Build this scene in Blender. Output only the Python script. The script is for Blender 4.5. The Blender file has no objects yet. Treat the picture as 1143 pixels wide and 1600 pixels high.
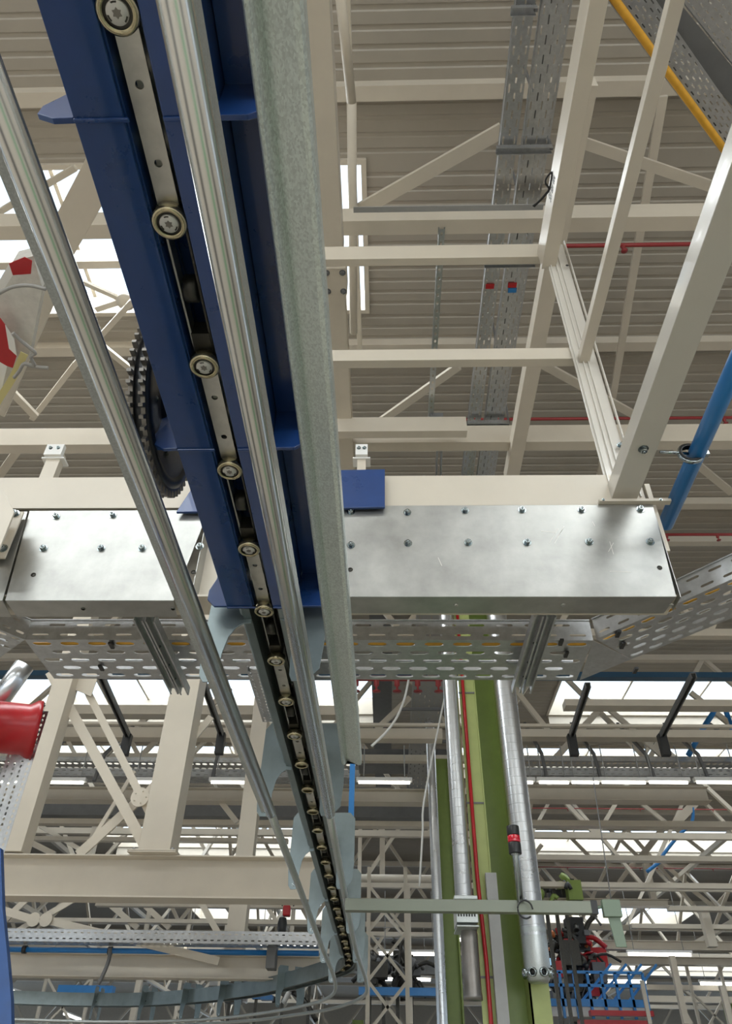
import bpy, math, random
from mathutils import Vector, Matrix
random.seed(7)
SC = bpy.context.scene
COL = SC.collection
CZ = 1.6                      # camera height above the floor

# ---------------------------------------------------------------- camera
YAW, PIT, ROL, FPX = -3.66626786e-02, 6.96429291e-01, 2.01014296e-02, 1138.14
_cy, _sy, _cp, _sp = math.cos(YAW), math.sin(YAW), math.cos(PIT), math.sin(PIT)
FW = Vector((_sy*_cp, _cy*_cp, _sp))
_R = Vector((_cy, -_sy, 0)); _U = _R.cross(FW)
RT = _R*math.cos(ROL) + _U*math.sin(ROL)
UP = -_R*math.sin(ROL) + _U*math.cos(ROL)
cam = bpy.data.cameras.new('camera'); camo = bpy.data.objects.new('camera', cam); COL.objects.link(camo)
m = Matrix((RT, UP, -FW)).transposed().to_4x4(); m.translation = (0, 0, CZ)
camo.matrix_world = m
cam.sensor_fit = 'VERTICAL'; cam.sensor_height = 36.0; cam.lens = 36.0*FPX/1600.0
cam.clip_start = 0.02; cam.clip_end = 400
SC.camera = camo

# ---------------------------------------------------------------- world, daylight, exposure
SC.view_settings.view_transform = 'Standard'; SC.view_settings.look = 'None'
SC.view_settings.gamma = 1; SC.view_settings.use_curve_mapping = False
SC.view_settings.exposure = -0.68
SC.cycles.max_bounces = 8; SC.cycles.diffuse_bounces = 5; SC.cycles.glossy_bounces = 4
SC.cycles.transparent_max_bounces = 12
SC.cycles.use_denoising = True
SC.cycles.sample_clamp_indirect = 6
W = bpy.data.worlds.new('sky'); SC.world = W; W.use_nodes = True
bg = W.node_tree.nodes['Background']; bg.inputs[0].default_value = (0.80, 0.90, 1.0, 1); bg.inputs[1].default_value = 3.2
SKY_E = 26.0    # watts per square metre of daylight entering a skylight
SIDE_E = 1.2
FRONT_E = 30.0
def area(name, loc, sx, sy, energy, direction, color=(1.0, 0.975, 0.94)):
    l = bpy.data.lights.new(name, 'AREA'); l.shape = 'RECTANGLE'; l.size = sx; l.size_y = sy; l.energy = energy; l.color = color
    o = bpy.data.objects.new(name, l); COL.objects.link(o); o.location = loc
    o.rotation_euler = Vector(direction).to_track_quat('-Z', 'Y').to_euler()
    return o

# ---------------------------------------------------------------- pixel rays to places in the hall
def ray(x, y): return FW + RT*((x-571.5)/FPX) + UP*((800-y)/FPX)
def PZ(x, y, h):
    d = ray(x, y); return Vector((d.x*h/d.z, d.y*h/d.z, CZ+h))
def PY(x, y, Y):
    d = ray(x, y); t = Y/d.y; return Vector((d.x*t, Y, CZ+d.z*t))
def DEP(p): return (Vector(p)-Vector((0, 0, CZ))).dot(FW)
def M_(px, p): return px*DEP(p)/FPX        # pixels -> metres at point p

# ---------------------------------------------------------------- materials
MATS = {}
def mat(name, base, rough=0.5, metal=0.0, spec=0.5, noise=0.0, nscale=6.0, bump=0.0, emit=None, es=0, kind=None, coat=0, stretch=(1, 1, 1)):
    m = bpy.data.materials.new(name); m.use_nodes = True; nt = m.node_tree; b = nt.nodes['Principled BSDF']
    b.inputs['Base Color'].default_value = (*base, 1); b.inputs['Roughness'].default_value = rough
    b.inputs['Metallic'].default_value = metal; b.inputs['Specular IOR Level'].default_value = spec
    b.inputs['Coat Weight'].default_value = coat
    if emit: b.inputs['Emission Color'].default_value = (*emit, 1); b.inputs['Emission Strength'].default_value = es
    if noise or bump:
        tc = nt.nodes.new('ShaderNodeTexCoord'); mp = nt.nodes.new('ShaderNodeMapping'); mp.inputs['Scale'].default_value = stretch
        nt.links.new(tc.outputs['Object'], mp.inputs[0])
        if kind == 'spangle':
            t = nt.nodes.new('ShaderNodeTexVoronoi'); t.inputs['Scale'].default_value = nscale
            t2 = nt.nodes.new('ShaderNodeTexNoise'); t2.inputs['Scale'].default_value = 3.0; t2.inputs['Detail'].default_value = 5
            nt.links.new(mp.outputs[0], t.inputs['Vector']); nt.links.new(mp.outputs[0], t2.inputs['Vector'])
            sep = nt.nodes.new('ShaderNodeSeparateColor'); nt.links.new(t.outputs['Color'], sep.inputs[0])
            mx = nt.nodes.new('ShaderNodeMath'); mx.operation = 'ADD'; nt.links.new(sep.outputs[0], mx.inputs[0]); nt.links.new(t2.outputs[0], mx.inputs[1])
            mh = nt.nodes.new('ShaderNodeMath'); mh.operation = 'MULTIPLY'; mh.inputs[1].default_value = 0.5; nt.links.new(mx.outputs[0], mh.inputs[0])
            out = mh.outputs[0]
        else:
            t = nt.nodes.new('ShaderNodeTexNoise'); t.inputs['Scale'].default_value = nscale; t.inputs['Detail'].default_value = 6
            t.inputs['Roughness'].default_value = 0.6
            nt.links.new(mp.outputs[0], t.inputs['Vector']); out = t.outputs[0]
        if noise:
            cr = nt.nodes.new('ShaderNodeValToRGB'); e = cr.color_ramp.elements
            e[0].position = 0.3; e[1].position = 0.7
            e[0].color = (*[max(0, c*(1-noise)) for c in base], 1); e[1].color = (*[min(1, c*(1+noise)) for c in base], 1)
            nt.links.new(out, cr.inputs[0]); nt.links.new(cr.outputs[0], b.inputs['Base Color'])
            mr = nt.nodes.new('ShaderNodeMapRange'); mr.inputs['To Min'].default_value = max(0.05, rough*(1-noise)); mr.inputs['To Max'].default_value = min(1, rough*(1+noise))
            nt.links.new(out, mr.inputs[0]); nt.links.new(mr.outputs[0], b.inputs['Roughness'])
        if bump:
            bp = nt.nodes.new('ShaderNodeBump'); bp.inputs['Strength'].default_value = bump; bp.inputs['Distance'].default_value = 0.002
            nt.links.new(out, bp.inputs['Height']); nt.links.new(bp.outputs[0], b.inputs['Normal'])
    MATS[name] = m; return m
CREAM = mat('cream_paint', (0.60, 0.54, 0.445), 0.32, noise=0.04, nscale=2.5)
CREAM_G = mat('cream_gloss_paint', (0.62, 0.585, 0.52), 0.22, noise=0.03, nscale=3, coat=0.3)
DECKM = mat('roof_sheet', (0.37, 0.335, 0.28), 0.5, noise=0.05, nscale=1.2)
BLUE = mat('blue_paint', (0.011, 0.046, 0.175), 0.28, noise=0.10, nscale=7, bump=0.1, coat=0.25)
BLUEL = mat('sky_blue_paint', (0.02, 0.19, 0.50), 0.3, noise=0.08)
GALV = mat('galvanised_sheet', (0.52, 0.55, 0.54), 0.38, metal=0.88, noise=0.10, nscale=300, bump=0.25, kind='spangle')
GALVR = mat('galvanised_rail', (0.60, 0.66, 0.635), 0.30, metal=0.7, noise=0.14, nscale=330, bump=0.35, kind='spangle', stretch=(1, .6, 1))
GALVT = mat('galvanised_tray', (0.50, 0.51, 0.52), 0.32, metal=0.92, noise=0.12, nscale=25)
ZINC = mat('zinc_plate', (0.21, 0.25, 0.255), 0.36, metal=0.75, noise=0.14, nscale=5)
BRUSH = mat('bright_steel_tube', (0.60, 0.60, 0.57), 0.24, metal=1.0, noise=0.10, nscale=3, stretch=(1, .1, 1))
ALU = mat('brushed_sheet', (0.40, 0.40, 0.38), 0.33, metal=0.85, noise=0.20, nscale=5, bump=0.15)
STEEL = mat('chain_steel', (0.50, 0.49, 0.45), 0.30, metal=0.9, noise=0.12, nscale=20)
BRASS = mat('roller_yellow_zinc', (0.46, 0.40, 0.26), 0.25, metal=0.9, noise=0.15, nscale=25)
DARK = mat('oily_dark_steel', (0.05, 0.047, 0.04), 0.35, metal=0.6, noise=0.3, nscale=20)
CAPM = mat('cap_grey', (0.58, 0.56, 0.53), 0.35, metal=.3)
BLACK = mat('black_plastic', (0.015, 0.015, 0.015), 0.4)
SPROK = mat('sprocket_steel', (0.20, 0.185, 0.165), 0.4, metal=0.7, noise=0.2, nscale=18)
SPRBL = mat('sprocket_black', (0.012, 0.013, 0.015), 0.35)
BOLTM = mat('zinc_bolt', (0.34, 0.38, 0.385), 0.2, metal=1.0)
GREENL = mat('light_green_paint', (0.36, 0.41, 0.14), 0.45, noise=0.06)
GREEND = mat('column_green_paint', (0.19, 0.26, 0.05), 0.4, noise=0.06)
RED = mat('red_paint', (0.42, 0.010, 0.015), 0.3, noise=0.08)
REDP = mat('sprinkler_red', (0.30, 0.03, 0.03), 0.45)
DUCT = mat('spiral_duct', (0.66, 0.68, 0.70), 0.28, metal=0.95, noise=0.10, nscale=2)
GREYD = mat('dark_grey_duct', (0.14, 0.14, 0.14), 0.5, noise=0.1)
GREYM = mat('grey_paint', (0.33, 0.33, 0.32), 0.5, noise=0.06)
CABLEY = mat('yellow_cable', (0.70, 0.36, 0.03), 0.45, noise=0.1, nscale=20)
CABLEG = mat('grey_cable', (0.30, 0.29, 0.27), 0.6)
WHITE = mat('white_plastic', (0.78, 0.77, 0.74), 0.4)
FLOORM = mat('floor_concrete', (0.44, 0.39, 0.33), 0.4, noise=0.08, nscale=0.5)
WALLM = mat('wall_panel', (0.50, 0.46, 0.40), 0.6, noise=0.05)
LAMPE = mat('lamp_glow', (1, 1, 1), 0.5, emit=(1, 0.97, 0.88), es=7.0)
SCRE = mat('screen_glow', (0.1, 0.2, 0.3), 0.3, emit=(0.4, 0.7, 1.0), es=1.2)
RLENS = mat('red_lens', (0.60, 0.01, 0.03), 0.12, coat=0.6)
ORANGE = mat('orange_paint', (0.65, 0.20, 0.06), 0.4)
FILM = mat('plastic_film', (0.62, 0.60, 0.55), 0.25, noise=0.10, nscale=15, bump=0.5)
TAPEY = mat('yellow_webbing', (0.62, 0.55, 0.25), 0.6)
def glass_mat():
    m = bpy.data.materials.new('skylight_glass'); m.use_nodes = True; nt = m.node_tree; nt.nodes.clear()
    o = nt.nodes.new('ShaderNodeOutputMaterial'); mx = nt.nodes.new('ShaderNodeMixShader'); t = nt.nodes.new('ShaderNodeBsdfTransparent'); g = nt.nodes.new('ShaderNodeBsdfGlossy')
    t.inputs[0].default_value = (0.93, 0.96, 0.98, 1); g.inputs['Roughness'].default_value = 0.1; mx.inputs[0].default_value = 0.06
    nt.links.new(t.outputs[0], mx.inputs[1]); nt.links.new(g.outputs[0], mx.inputs[2]); nt.links.new(mx.outputs[0], o.inputs[0]); return m
GLASS = glass_mat()
def tape_mat():
    m = mat('red_white_tape', (0.7, 0.7, 0.68), 0.35); nt = m.node_tree; b = nt.nodes['Principled BSDF']
    tc = nt.nodes.new('ShaderNodeTexCoord'); w = nt.nodes.new('ShaderNodeTexWave'); w.inputs['Scale'].default_value = 2.2; w.bands_direction = 'DIAGONAL'
    cr = nt.nodes.new('ShaderNodeValToRGB'); cr.color_ramp.interpolation = 'CONSTANT'; e = cr.color_ramp.elements
    e[0].color = (0.72, 0.70, 0.66, 1); e[1].position = 0.55; e[1].color = (0.60, 0.02, 0.03, 1)
    nt.links.new(tc.outputs['Object'], w.inputs[0]); nt.links.new(w.outputs['Color'], cr.inputs[0]); nt.links.new(cr.outputs[0], b.inputs['Base Color'])
    return m
TAPE = tape_mat()

# ---------------------------------------------------------------- mesh building
class MB:
    def __init__(s): s.v = []; s.f = []; s.sm = []
    def add(s, vs, fs, sm=False):
        o = len(s.v); s.v += [Vector(v) for v in vs]; s.f += [[i+o for i in f] for f in fs]; s.sm += [sm]*len(fs); return s
    def box(s, x0, x1, y0, y1, z0, z1):
        return s.add([(x, y, z) for z in (z0, z1) for y in (y0, y1) for x in (x0, x1)],
                     [(0, 2, 3, 1), (4, 5, 7, 6), (0, 1, 5, 4), (2, 6, 7, 3), (0, 4, 6, 2), (1, 3, 7, 5)])
    def sweep(s, prof, pts, up=(0, 0, 1), sm=False, closed=True):
        """sweep profile [(u,v)] along points; u = dir x up, v = up"""
        pts = [Vector(p) for p in pts]; n = len(prof); rings = []
        for i, p in enumerate(pts):
            if len(pts) == 2: d = (pts[1]-pts[0])
            elif i == 0: d = pts[1]-pts[0]
            elif i == len(pts)-1: d = pts[-1]-pts[-2]
            else: d = (pts[i+1]-p).normalized()+(p-pts[i-1]).normalized()
            d.normalize(); u = d.cross(Vector(up)).normalized(); v = u.cross(d).normalized()
            rings.append([p+u*a+v*b for a, b in prof])
        vs = [q for r in rings for q in r]; fs = []
        for i in range(len(pts)-1):
            for k in range(n if closed else n-1):
                a = i*n+k; b = i*n+(k+1) % n
                fs.append((a, b, b+n, a+n))
        s.add(vs, fs, sm)
        if closed:
            o = len(s.v)-len(vs)
            s.f.append([o+k for k in range(n)][::-1]); s.f.append([o+(len(pts)-1)*n+k for k in range(n)]); s.sm += [False]*2
        return s
    def tube(s, pts, r, seg=12, up=(0, 0, 1)):
        d = (Vector(pts[-1])-Vector(pts[0])).normalized()
        if abs(d.dot(Vector(up))) > 0.95: up = (0, 1, 0)
        return s.sweep([(r*math.cos(2*math.pi*k/seg), r*math.sin(2*math.pi*k/seg)) for k in range(seg)], pts, up, True)
    def lathe(s, c, axis, prof, seg=24, start=0.0, sm=True):
        """prof: [(radius, offset along axis)]"""
        c = Vector(c); a = Vector(axis).normalized(); t = Vector((0, 0, 1)) if abs(a.z) < 0.9 else Vector((0, 1, 0))
        u = a.cross(t).normalized(); v = a.cross(u); vs = []; fs = []
        for r, o in prof:
            for k in range(seg):
                th = start+2*math.pi*k/seg; vs.append(c+a*o+(u*math.cos(th)+v*math.sin(th))*max(r, 1e-5))
        for i in range(len(prof)-1):
            for k in range(seg):
                p = i*seg+k; q = i*seg+(k+1) % seg; fs.append((p, q, q+seg, p+seg))
        s.add(vs, fs, sm)
        return s
    def prism(s, poly, o, u, v, w, th):
        o, u, v, w = Vector(o), Vector(u), Vector(v), Vector(w); n = len(poly)
        vs = [o+u*a+v*b for a, b in poly]+[o+u*a+v*b+w*th for a, b in poly]
        return s.add(vs, [list(range(n))[::-1], list(range(n, 2*n))]+[(k, (k+1) % n, (k+1) % n+n, k+n) for k in range(n)])
    def perf(s, o, u, v, nu, nv, hw, hh, stag=0.5, lip=0.0, n=8):
        """sheet spanned by vectors u, v cut by nu x nv oblong holes of hw x hh (fractions of a cell)"""
        o, u, v = Vector(o), Vector(u), Vector(v); w = u.cross(v).normalized()
        du, dv = u/nu, v/nv
        for j in range(nv):
            off = stag if j % 2 else 0.0
            cells = [k+off for k in range(nu - (1 if off else 0))]
            if off: s.add([o+dv*j, o+du*off+dv*j, o+du*off+dv*(j+1), o+dv*(j+1)], [(0, 1, 2, 3)]); e = nu-1+off; s.add([o+du*e+dv*j, o+u+dv*j, o+u+dv*(j+1), o+du*e+dv*(j+1)], [(0, 1, 2, 3)])
            for k in cells:
                b = o+du*k+dv*j; c = b+du/2+dv/2
                outer = [b+du*a+dv*bb for a, bb in ((0, 0), (.33, 0), (.67, 0), (1, 0), (1, 1), (.67, 1), (.33, 1), (0, 1))]
                q = hh*0.5; p = hw*0.5; e = min(p*0.5, q*dv.length/du.length)
                hol = [c+du*a+dv*bb for a, bb in ((-p, -q*.4), (-p+e, -q), (p-e, -q), (p, -q*.4), (p, q*.4), (p-e, q), (-p+e, q), (-p, q*.4))]
                inn = [c+(h-c)*0.9+w*lip for h in hol] if lip else hol
                vs = outer+hol+(inn if lip else [])
                fs = [(i, (i+1) % 8, (i+1) % 8+8, i+8) for i in range(8)]
                if lip: fs += [(i+8, (i+1) % 8+8, (i+1) % 8+16, i+16) for i in range(8)]
                s.add(vs, fs)
        return s
def rect(w, h): return [(-w/2, -h/2), (w/2, -h/2), (w/2, h/2), (-w/2, h/2)]
def iprof(w, h, tf, tw):
    return [(-w/2, -h/2), (w/2, -h/2), (w/2, -h/2+tf), (tw/2, -h/2+tf), (tw/2, h/2-tf), (w/2, h/2-tf), (w/2, h/2), (-w/2, h/2), (-w/2, h/2-tf), (-tw/2, h/2-tf), (-tw/2, -h/2+tf), (-w/2, -h/2+tf)]
def cprof(w, h, t, lip=0.0, flip=1):   # opening up (flip=1) or down (-1)
    p = [(-w/2, -h/2), (w/2, -h/2), (w/2, h/2)]
    p += [(w/2-lip, h/2), (w/2-lip, h/2-t)] if lip else []
    p += [(w/2-t, h/2-(t if lip else 0)), (w/2-t, -h/2+t), (-w/2+t, -h/2+t), (-w/2+t, h/2-(t if lip else 0))]
    p += [(-w/2+lip, h/2-t), (-w/2+lip, h/2)] if lip else []
    p += [(-w/2, h/2)]
    return [(a, b*flip) for a, b in p]
def lprof(w, h, t, sx=1, sy=1): return [(a*sx, b*sy) for a, b in ((0, 0), (w, 0), (w, t), (t, t), (t, h), (0, h))]

def link(name, mb, material, root=None, origin=None, solid=0, bevel=0):
    org = Vector(origin) if origin is not None else (root.matrix_basis.translation.copy() if root else None)
    if root is not None:
        o0 = Vector((0, 0, 0)); r = root
        while r: o0 += r.location; r = r.parent
        org = o0
    if org is None:
        xs = [v.x for v in mb.v]; ys = [v.y for v in mb.v]; zs = [v.z for v in mb.v]
        org = Vector(((min(xs)+max(xs))/2, (min(ys)+max(ys))/2, min(zs)))
    me = bpy.data.meshes.new(name); me.from_pydata([v-org for v in mb.v], [], mb.f); me.polygons.foreach_set('use_smooth', mb.sm)
    me.materials.append(material); me.update()
    o = bpy.data.objects.new(name, me); COL.objects.link(o)
    if root is not None: o.parent = root
    else: o.location = org
    if bevel: b = o.modifiers.new('b', 'BEVEL'); b.width = bevel; b.segments = 2; b.limit_method = 'ANGLE'
    if solid: sd = o.modifiers.new('s', 'SOLIDIFY'); sd.thickness = solid; sd.offset = 0
    return o
def tag(o, label, cat, group=None, kind=None):
    o['label'] = label; o['category'] = cat
    if group: o['group'] = group
    if kind: o['kind'] = kind
    return o
def thing(name, label, cat, loc, group=None):
    o = bpy.data.objects.new(name, None); o.empty_display_size = 0.05; COL.objects.link(o); o.location = loc; return tag(o, label, cat, group)
def one(name, mb, material, label, cat, group=None, kind=None, **k): return tag(link(name, mb, material, **k), label, cat, group, kind)
def struct(name, mb, material, parent=None, **k):
    o = link(name, mb, material, root=parent, **k)
    if parent is None: o['kind'] = 'structure'
    return o
def bolt(root, p, n, r=0.013, name='bolt', material=None, washer=True):
    n = Vector(n).normalized(); b = MB()
    if washer: b.lathe(p, n, [(0, 0), (r*1.5, 0), (r*1.5, r*.22), (0, r*.22)], 16, sm=False)
    b.lathe(p, n, [(r*1.05, r*.22), (r*1.05, r*1.15), (r*.85, r*1.35), (0, r*1.35)], 6, start=random.random(), sm=False)
    b.lathe(p, n, [(r*.45, r*1.3), (r*.45, r*1.6), (0, r*1.6)], 8)
    return link(name, b, material or BOLTM, root)

# ================================================================ the hall
RH = 10.0                       # roof sheet above the camera
ZR = CZ+RH
XL, XR, YB, YF = -46.0, 52.0, -22.0, 92.0
f = MB(); f.box(XL, XR, YB, YF, -0.2, 0.0); fl0 = struct('floor', f, FLOORM)
f = MB(); f.box(.35, 1.15, -8, 20, 0, .004); link('green_walkway', f, mat('walkway_green', (.12, .27, .14), .4), fl0)
f = MB(); f.box(XL+.5, XR-.5, 21, YF-.5, 0, .01); link('bounce_cut_floor', f, mat('bounce_cut_dark', (.085, .07, .055), .6), fl0)  # dark sheet added over the far floor to cut bounce up to the roof
f = MB(); f.box(-3.2, -1.9, -6, 8, 0, .006); link('dark_reflection_strip', f, BLACK, fl0)  # unseen dark strip, added so the guide tubes reflect something dark
f = MB(); f.box(2.2, 3.6, -6, 8, 0, .006); link('dark_reflection_strip', f, BLACK, fl0)  # same added dark strip on the right, for the reflections
sky_y = [(-16.0, -12.5), (-8.0, -5.0), (4.55, 6.85), (19.6, 21.9), (24.6, 26.4), (33.6, 36.9), (48.6, 53.0), (66.0, 71.0)]
def sky_x(y0, y1):
    if y0 < -4: return [(-18, -2), (2, 20)]
    if y0 < 7: return [(-16.0, -0.33)]
    if y0 < 22: return [(-20, -0.4), (1.95, 3.3), (5.1, 24)]
    if y0 < 27: return [(-20, -1.0), (2.5, 24)]
    if y0 < 37: return [(-13.0, -3.0), (6.2, 30)]
    if y0 < 55: return [(-12.2, -3.8), (9.5, 18.5)]
    return [(-25, -6), (8, 30)]
# corrugated deck: ribs run across the hall
def deck(mb, x0, x1, y0, y1, pitch=0.205, h=0.012):
    y = y0; prof = []
    while y < y1-1e-4:
        e = min(y+pitch, y1)
        for f_, z in ((0, 0), (.62, 0), (.70, h), (.92, h)):
            yy = y+f_*pitch
            if yy < e: prof.append((yy, z))
        y += pitch
    prof.append((y1, 0)); n = len(prof)
    vs = [(x0, a, ZR+b) for a, b in prof]+[(x1, a, ZR+b) for a, b in prof]
    fs = [(i, i+1, i+1+n, i+n) for i in range(n-1)]
    mb.add(vs, fs)
dk = MB(); y = YB
for (a, b) in sky_y:
    deck(dk, XL, XR, y, a); x = XL
    for (p, q) in sky_x(a, b): deck(dk, x, p, a, b); x = q
    deck(dk, x, XR, a, b); y = b
deck(dk, XL, XR, y, YF)
struct('ceiling', dk, DECKM)
wn = 0
for (a, b) in sky_y:
    for (p, q) in sky_x(a, b):
        wn += 1
        r = MB(); t = 0.07
        r.box(p-t, p, a-t, b+t, ZR-0.06, ZR+0.5); r.box(q, q+t, a-t, b+t, ZR-0.06, ZR+0.5)
        r.box(p, q, a-t, a, ZR-0.06, ZR+0.5); r.box(p, q, b, b+t, ZR-0.06, ZR+0.5)
        n = max(1, int((q-p)/2.2))
        for k in range(1, n): xx = p+(q-p)*k/n; r.box(xx-.03, xx+.03, a, b, ZR+0.40, ZR+0.47)
        w = struct('window_%d' % wn, r, CREAM)
        g = MB(); g.box(p, q, a, b, ZR+0.475, ZR+0.485); link('pane', g, GLASS, w)
        if a > 15: cbm = MB(); cbm.box(p, q, b+.08, b+.2, ZR-.42, ZR-.06); link('curb_beam', cbm, CREAM, w)
        area('skylight_daylight', ((p+q)/2, (a+b)/2, ZR+1.2), q-p, b-a, SKY_E*(2.7 if b < 10 else .95)*(q-p)*(b-a), (0, 0, -1))
# outer walls out of view, window bands added to let fill light in
def wall(name, axis, c, lo, hi, th):
    global wn
    mb = MB(); z0, z1 = 1.2, 7.5; H = ZR
    segs = []; L = hi-lo; n = int(L/12); 
    bx = (lambda a, b, zz0, zz1: mb.box(c, c+th, a, b, zz0, zz1)) if axis == 'x' else (lambda a, b, zz0, zz1: mb.box(a, b, c, c+th, zz0, zz1))
    bx(lo, hi, 0, z0); bx(lo, hi, z1, H)
    for k in range(n+1): a = lo+L*k/n; bx(max(lo, a-1.2), min(hi, a+1.2), z0, z1)
    struct(name, mb, WALLM)
    for k in range(n):
        a, b = lo+L*k/n+1.2, lo+L*(k+1)/n-1.2; wn += 1
        fr = MB(); bars = 6; cc = c+th/2
        def put(m_, a0, b0, zz0, zz1, e): (m_.box(cc-e, cc+e, a0, b0, zz0, zz1) if axis == 'x' else m_.box(a0, b0, cc-e, cc+e, zz0, zz1))
        for q in range(bars+1): t = a+(b-a)*q/bars; put(fr, max(a, t-.05), min(b, t+.05), z0, z1, .05)
        put(fr, a, b, z0, z0+.1, .05); put(fr, a, b, z1-.1, z1, .05)
        w = struct('window_%d' % wn, fr, GREYM)
        g = MB(); put(g, a, b, z0, z1, .005); link('pane', g, GLASS, w)
wall('wall_left', 'x', XL-.3, YB, YF, .3); wall('wall_right', 'x', XR, YB, YF, .3)
wall('wall_back', 'y', YF, XL, XR, .3); wall('wall_front', 'y', YB-.3, XL, XR, .3)
area('side_fill_light', (XL-1.5, (YB+YF)/2, 4.5), YF-YB, 6, SIDE_E*(YF-YB)*6, (1, 0, 0))  # added fill from the left, outside the invented window band
area('side_fill_light', (XR+1.5, (YB+YF)/2, 4.5), YF-YB, 6, SIDE_E*(YF-YB)*6, (-1, 0, 0))  # added fill from the right, outside the invented window band
area('front_fill_light', (0, YB-1.5, 4.5), 30, 6, FRONT_E*30*6, (0, 1, 0))  # added fill behind the viewer, narrow so it brightens mainly the near steelwork

# roof purlins: square tube runs across the hall, part of the setting
PURL = []
tn = 0
for yy, hh, dz in ((3.62, .17, 0), (7.55, .16, 0), (11.6, .18, 0), (15.6, .18, 0), (23.3, .2, 0), (27.6, .2, 0), (31.0, .2, 0), (39.2, .22, 0), (43.5, .22, 0), (47, .22, 0), (57, .25, 0), (62, .25, 0), (76, .25, 0), (-1.0, .2, 0), (-3.6, .2, 0), (-10, .2, 0)):
    tn += 1; p = MB(); p.box(XL, XR, yy-.09, yy+.09, ZR-hh, ZR-0.001); struct('trim_%d' % tn, p, CREAM)

# ---------------------------------------------------------------- beam helpers
def prof_of(kind, w, h):
    if kind == 'box': return rect(w, h)
    if kind == 'I': return iprof(w, h, min(.016, h*.12), min(.012, w*.15))
    if kind == 'C': return cprof(w, h, .008)
    if kind == 'L': return [(a-w/2, b-h/2) for a, b in lprof(w, h, .010)]
    if kind == 'Lr': return [(a+w/2, b-h/2) for a, b in lprof(w, h, .010, -1)][::-1]
def yb(h, yr, xl, xr, y0, y1, height, kind='box'):
    """beam running down the hall: underside h above the camera, its edges seen at xl, xr on pixel row yr"""
    a, b = PZ(xl, yr, h), PZ(xr, yr, h); X = (a.x+b.x)/2; w = abs(b.x-a.x)
    z = CZ+h+height/2; mb = MB(); mb.sweep(prof_of(kind, w, height), [(X, y0, z), (X, y1, z)])
    return mb, X, w
def xb(Y, x0, y0, x1, y1, th, depth=None, kind='box'):
    """beam running across the hall in the plane Y: centre line through two pixels, th pixels tall"""
    a, b = PY(x0, y0, Y), PY(x1, y1, Y)
    z = (a.z+b.z)/2; 
    xm, ym = (x0+x1)/2, (y0+y1)/2; H = abs(PY(xm, ym-th/2, Y).z-PY(xm, ym+th/2, Y).z)
    if kind == 'tube': 
        mb = MB(); mb.tube([(a.x, Y, z), (b.x, Y, z)], H/2); return mb, a.x, b.x, z, H
    mb = MB(); mb.sweep(prof_of(kind, depth or H, H), [(a.x, Y, z), (b.x, Y, z)]); return mb, a.x, b.x, z, H
def vb(Y, x0, y0, x1, y1, th, depth=None, kind='box'):
    a, b = PY(x0, y0, Y), PY(x1, y1, Y); X = (a.x+b.x)/2
    w = M_(th, (a+b)/2); mb = MB(); mb.sweep(prof_of(kind, w, depth or w), [(X, Y, a.z), (X, Y, b.z)], up=(0, 1, 0)); return mb, X, a.z, b.z, w
def db(pa, pb, th, depth=None, up=(0, 1, 0), kind='box'):
    pa, pb = Vector(pa), Vector(pb); w = M_(th, (pa+pb)/2); mb = MB(); mb.sweep(prof_of(kind, w, depth or w*.5), [pa, pb], up=up); return mb
def hz(h, x0, y0, x1, y1, th, depth=None, kind='box'):
    return db(PZ(x0, y0, h), PZ(x1, y1, h), th, depth, (0, 0, 1), kind)

# ================================================================ overhead chain conveyor
CX = -0.473                     # centre line of the chain
ZC = CZ+1.5                     # underside of the chain rollers
Y0, YE = -1.2, 2.36             # painted section of track
rt = thing('conveyor_track', 'dark blue painted double channel conveyor track running overhead with welded yoke plates', 'conveyor', (CX, 1.0, ZC))
def chan(x_out, x_in, name):
    s = 1 if x_in > x_out else -1
    p = [(x_out, 0), (x_in, 0), (x_in, .010), (x_out+s*.012, .010), (x_out+s*.012, .150), (x_in+s*.0, .150), (x_in, .162), (x_out, .162)]
    mb = MB(); mb.sweep([(a, b) if s > 0 else (a, b) for a, b in (p if s > 0 else p[::-1])], [(0, Y0, ZC), (0, YE, ZC)])
    return link(name, mb, BLUE, rt, bevel=.002)
chan(-.611, -.512, 'channel'); chan(-.335, -.434, 'channel')
mb = MB(); mb.box(-.520, -.508, Y0, YE, ZC+.012, ZC+.07); link('guide_strip', mb, BLUE, rt)
mb = MB(); mb.box(-.438, -.428, Y0, YE, ZC+.012, ZC+.07); link('guide_strip', mb, BLUE, rt)
mb = MB(); mb.box(-.60, -.20, Y0, YE, ZC+.164, ZC+.174); mb.box(-.60, -.20, Y0, YE, ZC+.28, ZC+.29)
mb.box(-.30, -.290, Y0, YE, ZC+.174, ZC+.28); mb.box(-.50, -.49, Y0, YE, ZC+.174, ZC+.28); link('spine', mb, BLUE, rt, bevel=.002)
mb = MB(); mb.box(-.333, -.215, Y0, YE, ZC+.155, ZC+.163); mb.box(-.262, -.252, Y0, YE, ZC+.075, ZC+.155); link('side_flange', mb, BLUE, rt)
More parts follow.
